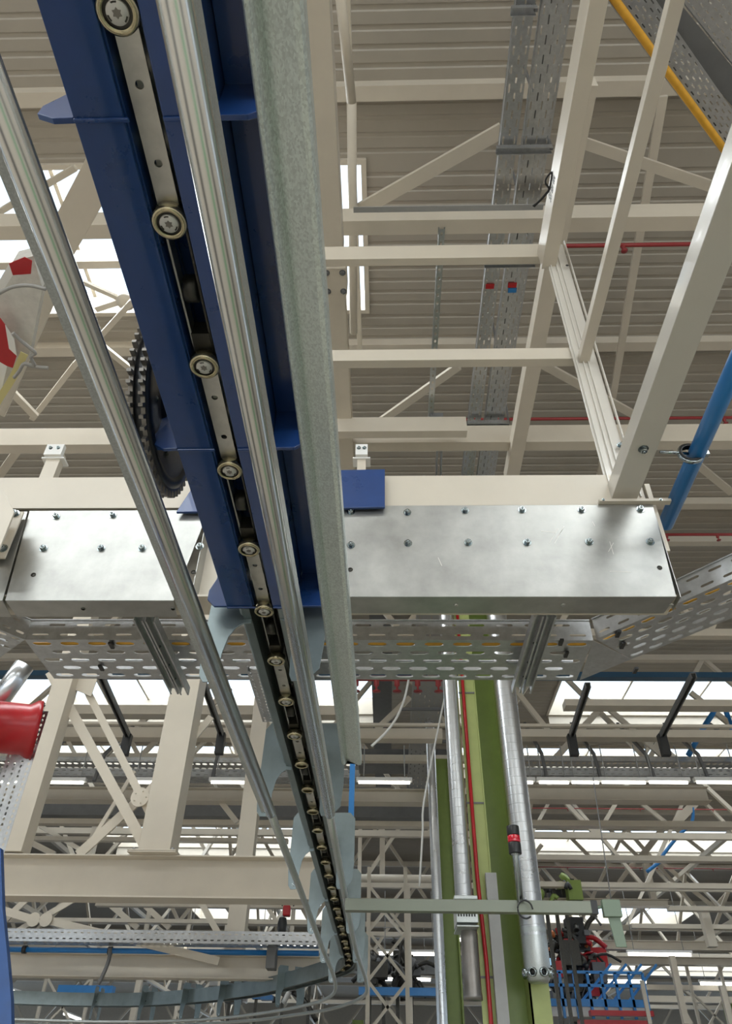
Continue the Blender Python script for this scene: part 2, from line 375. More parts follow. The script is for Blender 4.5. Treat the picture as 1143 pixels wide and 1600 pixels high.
for Yy in (.585, 1.50, 2.35, -.35):
    # chamfered yoke plate standing across the track
    zt = .30
    for s in (0, 1):
        if s == 0: poly = [(-.612, .0), (-.652, -.002), (-.690, .022), (-.690, .060), (-.640, .15), (-.612, .19)]
        else: poly = [(-.334, .0), (-.268, .0), (-.222, .035), (-.222, .26), (-.334, .26)]
        if Yy > 2: poly = [(-.612, 0), (-.66, 0), (-.69, .03), (-.69, .07), (-.612, .26)] if s == 0 else [(-.334, 0), (-.235, 0), (-.19, .035), (-.19, .26), (-.334, .26)]
        mb = MB(); mb.prism(poly if s == 0 else poly, (0, Yy, ZC+.001), (1, 0, 0), (0, 0, 1), (0, 1, 0), .012); link('yoke_plate', mb, BLUE, rt, bevel=.0015)
    mb = MB(); mb.box(-.611, -.50, Yy, Yy+.010, ZC-.006, ZC); link('weld_seam', mb, BLUE, rt, bevel=.003)
    mb = MB(); mb.box(-.434, -.335, Yy, Yy+.010, ZC-.006, ZC); link('weld_seam', mb, BLUE, rt, bevel=.003)
for Yy in (1.16, 2.02): bolt(rt, (-.222, Yy, ZC+.075), (0, 0, -1), .014)

# chain
ch = thing('conveyor_chain', 'bare steel conveyor chain with round rollers running in the slot of the track', 'chain', (CX, 1.0, ZC))
cents = [(-.473, .411+.3957*k) for k in range(-3, 25)]
path = [(-.473, 10.3), (-.50, 10.7), (-.60, 11.1), (-.80, 11.55), (-1.2, 12.25), (-1.65, 12.95), (-2.2, 13.65), (-2.9, 14.3), (-3.7, 14.85), (-4.6, 15.2), (-5.6, 15.25), (-6.75, 15.05), (-8.2, 14.6), (-10, 13.9)]
cum = 0; nxt = cents[-1][1]
q = [(-.473, nxt)]+path; rest = .3957
for (a, b) in zip(q, q[1:]):
    L = math.dist(a, b); d = rest
    while d < L: t = d/L; cents.append((a[0]+(b[0]-a[0])*t, a[1]+(b[1]-a[1])*t)); d += .3957
    rest = d-L
cents = cents[:38]
roller0 = None
def roller_parts(c, full):
    c = Vector((c[0], c[1], ZC-.004)); mb = MB(); R = .0385
    mb.lathe(c, (0, 0, 1), [(R*.70, .002), (R*.78, -.001), (R*.90, 0), (R, .004), (R, .030), (R*.7, .032), (R*.62, .045), (R*.62, .075), (0, .075)], 32)
    r = link('roller', mb, BRASS, ch)
    if full:
        mb = MB(); mb.lathe(c, (0, 0, 1), [(0, .0), (R*.50, .0), (R*.54, .002), (R*.54, .008)], 24)
        star = []
        link('bearing_cap', mb, CAPM, r); mb = MB(); mb.lathe(c, (0, 0, 1), [(R*.54, .006), (R*.72, .006)], 24); link('cap_groove', mb, DARK, r)
        mb = MB(); mb.prism([(R*(.25 if k % 2 else .16)*math.cos(k*math.pi/6), R*(.25 if k % 2 else .16)*math.sin(k*math.pi/6)) for k in range(12)], c+Vector((0, 0, -.0006)), (1, 0, 0), (0, 1, 0), (0, 0, 1), .003)
        link('star_socket', mb, SPROK, r)
        mb = MB(); 
        for th in (0.6, 2.7, 4.6): mb.prism([(R*.50*math.cos(th+a), R*.50*math.sin(th+a)) for a in (-.3, 0, .3)]+[(R*.42*math.cos(th+a), R*.42*math.sin(th+a)) for a in (.3, 0, -.3)], c+Vector((0, 0, -.0004)), (1, 0, 0), (0, 1, 0), (0, 0, 1), .002)
        link('cap_notch', mb, DARK, r)
    return r
for k, c in enumerate(cents): roller_parts(c, k < 12)
def holeplate(a, b, w, z, th, holes, r):
    """flat bar from a to b with round through holes"""
    a, b = Vector((*a, z)), Vector((*b, z)); d = (b-a).normalized(); s_ = Vector((d.y, -d.x, 0)); L = (b-a).length
    mb = MB(); n = 16; cuts = [0]+[(holes[i]+holes[i+1])/2*L for i in range(len(holes)-1)]+[L]
    for z2, flip in ((0, False), (th, True)):
        for i, hcen in enumerate(holes):
            c0, c1, hc = cuts[i], cuts[i+1], hcen*L; vs = []; fs = []
            for k in range(n):
                ang = 2*math.pi*k/n; cx, cyy = math.cos(ang), math.sin(ang)
                mx = max(abs(cx), abs(cyy)); ox, oy = cx/mx, cyy/mx
                px = hc+(ox*(c1-hc) if ox > 0 else ox*(hc-c0)); vs.append(a+d*px+s_*(oy*w/2)+Vector((0, 0, z2)))
                vs.append(a+d*(hc+cx*r)+s_*(cyy*r)+Vector((0, 0, z2)))
            for k in range(n): q_ = (2*k, 2*((k+1) % n), 2*((k+1) % n)+1, 2*k+1); fs.append(q_[::-1] if flip else q_)
            mb.add(vs, fs)
    for i, hcen in enumerate(holes):
        vs = []; 
        for k in range(n):
            ang = 2*math.pi*k/n
            for z2 in (0, th): vs.append(a+d*(hcen*L+math.cos(ang)*r)+s_*(math.sin(ang)*r)+Vector((0, 0, z2)))
        mb.add(vs, [(2*k, 2*k+1, 2*((k+1) % n)+1, 2*((k+1) % n)) for k in range(n)])
    for sg in (1, -1): mb.add([a+s_*sg*w/2, b+s_*sg*w/2, b+s_*sg*w/2+Vector((0, 0, th)), a+s_*sg*w/2+Vector((0, 0, th))], [(0, 1, 2, 3)])
    return mb
for k in range(len(cents)-1):
    a, b = cents[k], cents[k+1]
    if k % 2 == 1:    # flat link with two holes, seen from below
        link('link_plate', holeplate(a, b, .047, ZC+.026, .006, (.32, .70), .0085), STEEL, ch)
        link('link_plate', holeplate(a, b, .047, ZC+.088, .006, (.32, .70), .0085), STEEL, ch)
    else:             # upright link with a load wheel in the middle
        A, B = Vector((*a, ZC+.055)), Vector((*b, ZC+.055)); d = (B-A).normalized(); s_ = Vector((d.y, -d.x, 0))
        for sg in (-1, 1):
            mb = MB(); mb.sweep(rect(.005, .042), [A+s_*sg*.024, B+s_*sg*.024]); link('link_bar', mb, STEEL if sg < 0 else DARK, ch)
        mb = MB(); C_ = (A+B)/2; mb.lathe(C_-s_*.018, s_, [(0, 0), (.030, 0), (.034, .004), (.034, .032), (.030, .036), (0, .036)], 24); link('load_wheel', mb, DARK, ch)
        mb = MB(); e = B-d*.055; mb.sweep(rect(.046, .05), [e-d*.028+Vector((0, 0, .0)), e+d*.028]); link('swivel_block', mb, DARK, ch)
for c in cents:
    mb = MB(); mb.lathe((c[0], c[1], ZC+.02), (0, 0, 1), [(.0, 0), (.026, 0), (.026, .012), (.020, .02), (.020, .09), (0, .09)], 16); link('pin_hub', mb, DARK, ch)

# galvanised section of track beyond the blue one, curving away to the left at the far end
gt = thing('conveyor_track', 'bare galvanised conveyor track beyond the blue one, curving left at its far end', 'conveyor', (CX, 6.0, ZC))
def offset(pts, d):
    out = []
    for i, p in enumerate(pts):
        a = pts[max(0, i-1)]; b = pts[min(len(pts)-1, i+1)]; t = Vector((b[0]-a[0], b[1]-a[1], 0)).normalized()
        out.append(Vector((p[0]+t.y*d, p[1]-t.x*d, 0)))
    return out
def cr(pts, n=6):   # Catmull-Rom
    pts = [Vector(p) for p in pts]; out = []
    for i in range(len(pts)-1):
        p0, p1, p2, p3 = pts[max(0, i-1)], pts[i], pts[i+1], pts[min(len(pts)-1, i+2)]
        for k in range(n):
            t = k/n; out.append(0.5*((2*p1)+(p2-p0)*t+(2*p0-5*p1+4*p2-p3)*t*t+(3*p1-p0-3*p2+p3)*t**3))
    return out+[pts[-1]]
cl = cr([Vector((x, y, 0)) for x, y in [(-.473, 2.37), (-.473, 6), (-.473, 9.6)]+path], 5)
for sg in (-1, 1):
    pts = [p+Vector((0, 0, ZC)) for p in offset(cl, sg*.055)]
    prof = [(0, 0), (sg*.030, 0), (sg*.030, .004), (sg*.004, .004), (sg*.004, .10), (sg*.036, .10), (sg*.036, .104), (0, .104)]
    if sg < 0: prof = prof[::-1]
    mb = MB(); mb.sweep(prof, pts); link('channel', mb, ZINC, gt)
    pts = [p+Vector((0, 0, ZC+.03)) for p in offset(cl, sg*.088)]
    mb = MB(); mb.tube(pts[:14] if False else pts, .016, 10); link('side_rail', mb, ZINC, gt)
bx_ = [p+Vector((0, 0, ZC+.06)) for p in cl[12:]]; mb = MB(); mb.sweep([(-.11, -.09), (-.075, -.09), (-.075, .10), (-.11, .10)], bx_); mb.sweep([(.075, -.09), (.11, -.09), (.11, .10), (.075, .10)], bx_); link('curved_side_rail', mb, ZINC, gt)
pts = [p+Vector((0, 0, ZC+.11)) for p in cl]; mb = MB(); mb.sweep(rect(.13, .006), pts); link('cover_strip', mb, DARK, gt)

# guide tubes hung under the track and the folded rail beside them
HT = 1.215
def guide(name, label, X, side, ends):
    r = thing(name, label, 'guide rail', (X, 1.0, CZ+HT))
    P = [Vector((X, -1.2, CZ+HT)), Vector((X, 3.88, CZ+HT))]
    mb = MB(); mb.tube(P, .0262, 28); link('bright_tube', mb, BRUSH, r)
    tail = cr([Vector((X, 3.88, CZ+HT)), Vector((X, 7.5, CZ+HT))]+[Vector((x, y, CZ+HT)) for x, y in ends], 6)
    mb = MB(); mb.tube(tail, .0215, 18); link('dull_tube', mb, GALV, r)
    mb = MB(); o = -.026 if side < 0 else .018
    w1, w2 = (-.024, .0) if side < 0 else (-.004, .004)
    mb.sweep([(o+w1, .006), (o+w2+.004, .006), (o+w2+.004, .056), (o+w2, .056), (o+w2, .010), (o+w1, .010)], [(X, -1.2, CZ+HT+.0), (X, 3.88, CZ+HT+.0)])
    link('backing_angle', mb, GALV, r)
    return r
guide('guide_tube', 'bright round steel guide tube left of the blue track, on a galvanised angle', -.603, -1, [(-.60, 9.6), (-.70, 10.9), (-1.05, 11.9), (-1.95, 13.2), (-3.2, 14.3), (-4.8, 14.8), (-7, 14.5)])
guide('guide_tube', 'bright round steel guide tube crossing under the right channel of the blue track', -.298, 1, [(-.25, 9.8), (-.33, 11.1), (-.79, 12.4), (-1.5, 13.4), (-2.2, 14.2), (-3.4, 15.0), (-4.8, 15.5), (-7, 15.4)])
# rail: folded galvanised section with rounded edges
XRl, XRr = -.212, -.118; w_ = XRr-XRl
pr = [(XRl, .030), (XRl+.002, .012), (XRl+.006, .002), (XRl+.013, -.001), (XRl+.020, .006), (XRl+.030, .019), (XRl+.044, .013), (XRr-.016, .0), (XRr-.006, 0), (XRr-.001, .004), (XRr, .012), (XRr, .048)]
pr2 = [(a+(.0025 if a < -.165 else -.0025), b+.003) for a, b in pr[::-1]]
mb = MB(); mb.sweep(pr+pr2, [(0, -1.2, CZ+1.25), (0, 3.30, CZ+1.25)])
one('guide_rail', mb, GALVR, 'wide spangled galvanised guide rail with rolled edges, right of the tubes', 'guide rail')

# hanger plates that carry the tubes
hg = [2.44, 3.98, 5.56, 7.12, 8.62, 10.0]
order = ['nearest hanger plate, right behind the end of the blue track', 'second hanger plate behind the blue track, at the joints of the tubes',
         'third hanger plate along the galvanised track', 'fourth hanger plate along the galvanised track', 'fifth hanger plate, small, just before the bend', 'sixth hanger plate, at the start of the bend']
def hanger(c, t, label):
    c = Vector((c[0], c[1], 0)); t = Vector((t[0], t[1], 0)).normalized(); s_ = Vector((t.y, -t.x, 0))
    r = thing('hanger_plate', 'pale zinc '+label, 'bracket', (c.x, c.y, ZC), 'hanger plates along the conveyor')
    # outlines in (side, height above chain) : a yoke with two legs
    L = [(-.055, -.02), (-.055, .25), (-.19, .25), (-.22, .21), (-.225, .0), (-.232, -.12), (-.222, -.245), (-.205, -.27), (-.170, -.27), (-.155, -.245), (-.150, -.15), (-.135, -.08), (-.112, -.04), (-.085, -.02)]
    Rr = [(-a, b) for a, b in L][::-1]
    Rr = [(.055, .0), (.09, -.02), (.11, -.10), (.112, -.24), (.122, -.265), (.175, -.265), (.222, -.215), (.235, -.10), (.235, .21), (.20, .25), (.055, .25)]
    for P in (L, Rr):
        mb = MB(); mb.prism(P, c+Vector((0, 0, ZC)), s_, (0, 0, 1), t, .006); link('side_plate', mb, ZINC, r, bevel=.001)
    mb = MB(); mb.prism([(-.16, .11), (.16, .11), (.16, .19), (-.16, .19)], c+Vector((0, 0, ZC))+t*.006, s_, (0, 0, 1), t, .006); link('bridge_plate', mb, ZINC, r)
    for a in (-.187, .150): bolt(r, c+s_*a+Vector((0, 0, ZC-.240)), -t, .009)
    for a in (-.075, .075): bolt(r, c+s_*a+Vector((0, 0, ZC+.03)), -t, .009)
    return r
for y_, l in zip(hg, order): hanger((CX, y_), (0, 1), l)
ol = ['hanger plate on the bend, lowest and rightmost of those past the straight', 'hanger plate on the far curve, left of the bend', 'hanger plate in the middle of the far curved track', 'hanger plate on the far curve, third from the left edge of the picture', 'hanger plate on the far curve, second from the left edge of the picture', 'hanger plate on the far curve nearest the left edge of the picture']
for (a, b), l in zip([(4, 5), (6, 7), (7, 8), (8, 9), (9, 10), (11, 12)], ol):
    A, B = Vector(path[a]), Vector(path[b]); mid = (A+B)/2; hanger(mid, B-A, l)

# sprocket wheel standing left of the track
sx, syy, sz = -.715, 1.57, CZ+1.745
sp = thing('chain_sprocket', 'large double row toothed sprocket wheel with black face left of the blue track', 'sprocket', (sx, syy, sz-.27))
N = 52
for xo in (-.022, .014):
    poly = []
    for k in range(N):
        for q_, rr in ((0, .262), (.28, .262), (.36, .284), (.64, .284), (.72, .262)): th = 2*math.pi*(k+q_)/N; poly.append((rr*math.cos(th), rr*math.sin(th)))
    mb = MB(); mb.prism(poly, (sx+xo, syy, sz), (0, 1, 0), (0, 0, 1), (1, 0, 0), .013); link('toothed_ring', mb, SPROK, sp)
mb = MB(); mb.lathe((sx-.02, syy, sz), (1, 0, 0), [(0, 0), (.254, 0), (.254, .052), (.225, .056), (.215, .040), (.12, .036), (.11, .06), (.05, .065), (.05, .12), (0, .12)], 64); link('wheel_disc', mb, SPRBL, sp)
for k in range(5):
    th = k*2*math.pi/5; bolt(sp, (sx+.018, syy+.16*math.cos(th), sz+.16*math.sin(th)), (1, 0, 0), .010, material=SPROK)
# blue side bracket between sprocket and track
mb = MB(); mb.prism([(-.612, .0), (-.690, .0), (-.715, .03), (-.685, .17), (-.66, .19), (-.612, .19)], (0, 1.515, ZC+.02), (1, 0, 0), (0, 0, 1), (0, 1, 0), .012); link('bracket', mb, BLUE, rt)

# ================================================================ cross beam with its cover sheets
YP = 2.80
cbt = PY(600, 744, YP).z; cbb = PY(600, 930, YP).z
mb = MB(); mb.sweep(iprof(.16, cbt-cbb, .012, .010), [(-4.5, YP+.09, (cbt+cbb)/2), (1.315, YP+.09, (cbt+cbb)/2)]); 
cb = one('cross_beam', mb, CREAM, 'long cream cross beam behind the bolted grey cover sheets', 'beam', bevel=.002)
mb = MB(); mb.box(-4.5, 1.30, YP-.004, YP+.012, PY(600, 793, YP).z, cbt-.002); link('web_face', mb, CREAM, cb)
def sheet(name, label, xtl, xtr, xbr, xbl, ytop, ybot, bolts, holes):
    zt, zb = PY(600, ytop, YP-.02).z, PY(600, ybot, YP-.02).z
    a = PY(xtl, ytop, YP-.02).x; b = PY(xtr, ytop, YP-.02).x; c = PY(xbr, ybot, YP-.02).x; d = PY(xbl, ybot, YP-.02).x
    r = thing(name, label, 'cover sheet', ((a+b)/2, YP-.02, zb), 'cover sheets bolted to the cross beam')
    mb = MB(); mb.prism([(a, zt), (b, zt), (c, zb), (d, zb)], (0, YP-.02, 0), (1, 0, 0), (0, 0, 1), (0, 1, 0), .004); link('face_sheet', mb, ALU, r, bevel=.001)
    mb = MB(); mb.prism([(d, 0), (c, 0), (c-.015, .14), (d, .14)], (0, YP-.018, zb-.001), (1, 0, 0), (0, 1, 0), (0, 0, 1), .003); link('bottom_lip', mb, ALU, r, bevel=.001)
    mb = MB(); mb.box(b-.004, b-.001, YP-.016, YP+.10, zb, zt); link('end_flange', mb, ALU, r)
    for (px, py) in bolts: p = PY(px, py, YP-.02); bolt(r, p, (0, -1, 0), .0135)
    for (px, py) in holes:
        p = PY(px, py, YP-.021); mb = MB(); mb.lathe(p, (0, -1, 0), [(0, 0), (.012, 0), (.012, .0008), (0, .0008)], 14); link('punched_hole', mb, DARK, r)
    for px in ((270, 130) if xtl < 100 else (712, 879, 1048)):
        q_ = PZ(px, ybot+13, zb-CZ-.001); mb = MB(); mb.lathe((q_.x, q_.y, zb-.001), (0, 0, -1), [(0, 0), (.011, 0), (.009, .004), (0, .004)], 12); link('rivet', mb, STEEL, r)
    return r
sheet('cover_sheet', 'left grey sheet metal cover bolted to the cross beam, left of the blue track', 47, 326, 271, 8, 796, 938,
      [(88, 807), (176, 805), (68, 857), (158, 857), (222, 857), (312, 854)], [(52, 898), (302, 894)])
sheet('cover_sheet', 'scratched grey sheet metal cover bolted to the cross beam, right of the guide rail', 500, 1020, 1056, 500, 790, 932,
      [(548, 800), (636, 801), (726, 798), (815, 797), (908, 797), (1000, 796), (548, 852), (637, 849), (731, 848), (823, 848), (920, 847), (1015, 847)], [(547, 890), (1030, 887)])
sc_r = [o for o in bpy.data.objects if o.get('label', '').startswith('scratched')][0]; SCR = mat('scratch_bare_metal', (.75, .73, .68), .45, metal=.5)
for (x0, y0, x1, y1) in ((872, 826, 858, 848), (881, 822, 866, 849), (878, 828, 870, 840), (845, 830, 868, 832), (925, 815, 929, 822), (952, 846, 958, 866), (958, 848, 950, 862), (952, 893, 985, 894), (684, 871, 690, 884)):
    a_, b_ = PY(x0, y0, YP-.0205), PY(x1, y1, YP-.0205); mb = MB(); mb.sweep(rect(.0022, .001), [a_, b_], up=(0, 1, 0)); link('scratch', mb, SCR, sc_r)
# further left the old sheet carries on behind the cream splice plate
sheet('cover_sheet', 'partly hidden grey cover sheet behind the cream splice plate at the left edge', -400, 44, 4, -430, 797, 938, [], [])
mb = MB(); mb.box(PY(-150, 800, YP-.05).x, PY(38, 800, YP-.05).x, YP-.055, YP-.045, PY(20, 873, YP-.05).z, PY(20, 800, YP-.05).z)
sp2 = one('splice_plate', mb, CREAM, 'cream splice plate with bolts at the left edge of the picture', 'plate', bevel=.002)
for px, py in ((24, 803), (5, 857), (-25, 805), (-45, 857)): bolt(sp2, PY(px, py, YP-.055), (0, -1, 0), .015)
mb = MB(); a = PZ(-60, 770, 2.2); mb.prism([(PY(-60, 770, 2.6).x, PY(0, 765, 2.6).z), (PY(5, 765, 2.6).x, PY(0, 765, 2.6).z), (PY(22, 800, 2.6).x, PY(0, 800, 2.6).z), (PY(-4, 865, 2.6).x, PY(0, 865, 2.6).z), (PY(-60, 860, 2.6).x, PY(0, 865, 2.6).z)], (0, 2.6, 0), (1, 0, 0), (0, 0, 1), (0, 1, 0), .012)
one('gusset_plate', mb, CREAM, 'cream gusset standing in front of the splice plate at the left edge', 'plate', bevel=.002)
# blue hanger plate fixed to the beam
mb = MB(); Yb = YP-.055
P = [PY(x, y, Yb) for x, y in ((275, 800), (300, 762), (330, 738), (601, 733), (601, 792))]
mb.prism([(p.x, p.z) for p in P], (0, Yb, 0), (1, 0, 0), (0, 0, 1), (0, 1, 0), .015); tag(link('mounting_plate', mb, BLUE, bevel=.002), 'blue mounting plate on the cross beam showing on both sides of the conveyor', 'plate')
for (x0, x1, l) in ((60, 90, 'small cream strut with bolted foot above the left end of the cross beam'), (553, 575, 'small cream strut with bolted foot above the blue mounting plate')):
    A = PY(x0, 738, 2.9); B = PY(x1, 738, 2.9); T = PY(x0, 706, 2.9).z; r = thing('stub_strut', l, 'strut', ((A.x+B.x)/2, 2.9, cbt))
    mb = MB(); mb.box(A.x+.015, B.x-.015, 2.9, 2.95, cbt, T); link('post', mb, CREAM, r)
    mb = MB(); mb.box(A.x-.01, B.x+.01, 2.89, 2.96, T-.06, T-.05); mb.box(A.x+.005, B.x-.005, 2.87, 2.90, T-.05, T+.03); link('foot_plate', mb, WHITE, r)
    for dx in (.3, .7): bolt(r, (A.x+(B.x-A.x)*dx, 2.87, T), (0, -1, 0), .008)

# ================================================================ perforated cable trays
def tray(name, label, o, u, v, side_h, cells, rows, near=True, material=GALVT, cat='cable tray', group=None, cables=(), lip=.003, hw=.62, hh=.34):
    """perforated tray: bottom sheet spanned by u (length) and v (width), sides turned up"""
    o, u, v = Vector(o), Vector(u), Vector(v); w = Vector((0, 0, 1))
    r = thing(name, label, cat, o+u/2+v/2, group)
    mb = MB(); mb.perf(o, u, v, cells, rows, hw, hh, .5, lip); link('tray_bottom', mb, material, r, solid=.0015)
    for k, oo in enumerate((o, o+v)):
        mb = MB(); mb.perf(oo, u, w*side_h, cells, 2 if side_h > .05 else 1, hw*.8, .22, .5, 0); 
        mb.sweep(rect(.012, .006), [oo+w*side_h, oo+w*side_h+u]); link('tray_side', mb, material, r, solid=.0015)
    for (t, rad, m_) in cables:
        mb = MB(); n = max(4, cells//2); pts = [o+u*(i/n)+v*(t+.02*math.sin(i*1.7+t*9))+w*(rad+.006) for i in range(n+1)]
        mb.tube(pts, rad, 8); tag(link('power_cable', mb, m_), '%s cable in the %s' % ('yellow' if m_ is CABLEY else 'grey' if m_ is CABLEG else 'left dark' if t < .5 else 'right dark', ' '.join(label.split(',')[0].split()[:12])), 'cable', 'cables in the trays')
    return r
# transverse tray right behind the cover sheets
ht = 2.02
n0, n1 = PZ(40, 1001, ht), PZ(927, 999, ht); f0, f1 = PZ(20, 1057, ht), PZ(955, 1066, ht)
yn = (n0.y+n1.y)/2; yf = (f0.y+f1.y)/2
tm = tray('cable_tray', 'slotted galvanised cable tray running across, right behind the cover sheets', (n0.x, yn, CZ+ht), (n1.x-n0.x, 0, 0), (0, yf-yn, 0), .125, 20, 5, hw=.72, hh=.46,
     cables=((.15, .012, CABLEY), (.3, .010, CABLEG)))
# mitred branch toward the right
B0 = Vector((n1.x, yn, CZ+ht)); B1 = Vector((n1.x+.02, yf, CZ+ht))
e0, e1 = PZ(1143, 905, ht), PZ(1143, 962, ht)
d = (Vector((e0.x, e0.y, CZ+ht))-B0); d = d*1.8; d.z = 0
dn = d.normalized(); side = Vector((-dn.y, dn.x, 0)); w2 = (B1-B0).dot(side)
tray('cable_tray', 'slotted galvanised cable tray branch angling off at the right end of the long one', B0+dn*.02, d, side*w2, .125, 12, 5, hw=.72, hh=.46, cables=((.2, .010, CABLEY),))
mb = MB(); mb.prism([(0, 0), (0, 1.0)], B0, (1, 0, 0), (0, 1, 0), (0, 0, 1), .001) if False else mb.add([B0, B1, B0+dn*.02+side*w2], [(0, 1, 2)]); link('mitre_plate', mb, GALVT, tm, solid=.002)
# branch toward the left
C0 = Vector((n0.x, yn, CZ+ht)); e0 = PZ(-60, 960, ht); d = Vector((e0.x, e0.y, CZ+ht))-C0; d.z = 0; d = d*2; dn = d.normalized(); side = Vector((dn.y, -dn.x, 0)); w2 = abs((Vector((n0.x, yf, 0))-Vector((n0.x, yn, 0))).dot(side))
tray('cable_tray', 'slotted galvanised cable tray branch angling off at the left end of the long one', C0+side*w2, d, -side*w2, .125, 9, 5, hw=.72, hh=.46)
# black cable ties
for px, py, l_ in ((876, 1003, 'upper of two right of the double strut'), (884, 1022, 'lower of two right of the double strut'), (174, 1008, 'upper of two near the left end'), (158, 1043, 'lower of two near the left end'), (965, 990, 'topmost on the right branch'), (972, 1008, 'middle one on the right branch'), (992, 1047, 'lowest on the right branch')):
    p = PZ(px, py, ht-.01); mb = MB(); mb.box(p.x-.010, p.x+.010, p.y-.03, p.y+.03, p.z-.008, p.z+.004); one('cable_tie', mb, BLACK, 'black cable tie on the slotted cable tray, '+l_, 'cable tie', 'black cable ties')
# struts under the tray
last_strut = [None]
def strut(label, a, b, w=.041, perf=True, name='strut_channel', group=None):
    a, b = Vector(a), Vector(b); r = thing(name, label, 'strut', (a+b)/2, group)
    mb = MB(); mb.sweep(cprof(w, w, .0028, .009, -1), [a, b]); link('channel', mb, GALVT, r); last_strut[0] = r; return r
for (xa, ya, xb_, yb_, l) in ((862, 958, 820, 1078, 'galvanised double strut channel carrying the right half of the slotted tray'), (232, 965, 292, 1080, 'dark galvanised strut channel under the tray left of the conveyor')):
    a, b = PZ(xa, ya, ht-.09), PZ(xb_, yb_, ht-.09); X = (a.x+b.x)/2
    r = strut(l, (X, a.y, a.z), (X, b.y, b.z), .05)
    mb = MB(); mb.sweep(cprof(.05, .041, .0028, .009, -1), [(X-.06, a.y, a.z), (X-.06, b.y, b.z)]); link('channel', mb, GALVT, r)
    for t in (.35, .6, .8): bolt(r, (X-.03, a.y+(b.y-a.y)*t, a.z), (0, 0, -1), .010)
# thin perforated strip hanging behind the conveyor (px 410..425, 1060..1120)
a, b = PZ(395, 1050, 1.75), PZ(424, 1128, 1.75)
tray('cable_tray', 'small perforated tray strip just left of the galvanised track', (a.x-.03, a.y, a.z), (0, b.y-a.y, 0), (.07, 0, 0), .03, 16, 2)

# overhead trays high under the roof
def ytray(label, h, yr, xl, xr, y0, y1, cell, rows, **k):
    a, b = PZ(xl, yr, h), PZ(xr, yr, h); w = b.x-a.x
    return tray('cable_tray', label, (a.x, y0, CZ+h), (0, y1-y0, 0), (w, 0, 0), .08, int((y1-y0)/cell), rows, lip=0, **k)
ytray('narrow perforated cable tray high up under the roof, left of a wider one', 7.6, 300, 772, 797, -1, PZ(760, 760, 7.6).y, .16, 3, hw=.5, hh=.3)
ytray('wide perforated cable tray high up under the roof, right of a narrower one', 7.6, 300, 806, 845, -1, PZ(760, 760, 7.6).y, .16, 5, hw=.5, hh=.25, cables=((.3, .02, GREYD), (.6, .02, GREYD)))
for (px0, px1, py, l) in ((798, 838, 17, 'first'), (775, 862, 234, 'second'), (757, 836, 412, 'third'), (730, 795, 662, 'fourth')):
    a, b = PZ(px0, py, 7.5), PZ(px1, py, 7.5); strut('dark strut under the two high cable trays, %s from the top of the picture' % l, (a.x, (a.y+b.y)/2, CZ+7.5), (b.x, (a.y+b.y)/2, CZ+7.5), .07, group='struts under the high trays'); rd_ = MB(); rd_.box(b.x-.02, b.x+.01, (a.y+b.y)/2-.01, (a.y+b.y)/2+.01, CZ+7.5, ZR-.01); link('hanger_rod', rd_, GREYD, [o for o in bpy.data.objects if o.name.startswith('strut_channel') and o.parent is None][-1] if False else last_strut[0])
a, b = PZ(835, 18, 7.7), PZ(965, 18, 7.7); tray('cable_tray', 'short crossing cable tray at the top edge of the picture', (a.x, a.y-.1, CZ+7.7), (b.x-a.x+.9, 0, 0), (0, -.5, 0), .08, 12, 3, lip=0)
# small stickers under the high trays
for px, py, m_, l in ((765, 448, RED, 'small red sticker under the narrow high cable tray'), (800, 446, RED, 'small red sticker under the wide high cable tray'), (800, 454, BLUEL, 'small blue sticker under the wide high cable tray')):
    p = PZ(px, py, 7.58); mb = MB(); mb.box(p.x-.05, p.x+.05, p.y-.03, p.y+.03, p.z, p.z+.012); one('sticker', mb, m_, l, 'sticker')
# slanting trays at the top right
def slant(label, p0, p1, q0, h, cells, rows, ext0=1.0, ext1=.6, **k):
    a, b, c = PZ(*p0, h), PZ(*p1, h), PZ(*q0, h); d = b-a; dn = d.normalized(); sd = Vector((dn.y, -dn.x, 0)); w = (c-a).dot(sd)
    o = a-dn*ext0; L = d.length+ext0+ext1
    tray('cable_tray', label, o, dn*L, sd*w, .10, cells, rows, lip=.004, **k)
    return o, dn, L, sd, w
o, dn, L, sd, w = slant('broad slotted cable tray slanting across the top right corner, yellow cable along it', (950, 0), (1143, 262), (1022, 0), 4.6, 46, 7, hw=.55, hh=.4)
mb = MB(); mb.tube([o+dn*(L*k/30)+sd*(w*.14)+Vector((0, 0, -.02+.006*math.sin(k*2.1))) for k in range(31)], .022, 10); one('power_cable', mb, CABLEY, 'thick yellow cable along the slanting cable tray', 'cable')
for t, l_ in ((.20, 'left'), (.26, 'right')): mb = MB(); mb.tube([o+dn*(L*k/20)+sd*(w*t)+Vector((0, 0, .03+.006*math.sin(k*1.3))) for k in range(21)], .02, 8); one('power_cable', mb, GREYD, l_+' one of two dark cables inside the slanting cable tray', 'cable', 'dark cables in the slanting tray')
slant('second slotted cable tray in the extreme top right corner', (1065, 0), (1143, 98), (1180, 0), 4.9, 40, 7, hw=.6, hh=.25)
a, b = PZ(1030, 0, 4.8), PZ(1143, 135, 4.8); d_ = (b-a).normalized(); mb = MB(); mb.sweep(rect(.12, .12), [a-d_, b+d_]); one('cable_duct', mb, GREYD, 'dark closed duct between the two slanting cable trays', 'duct')

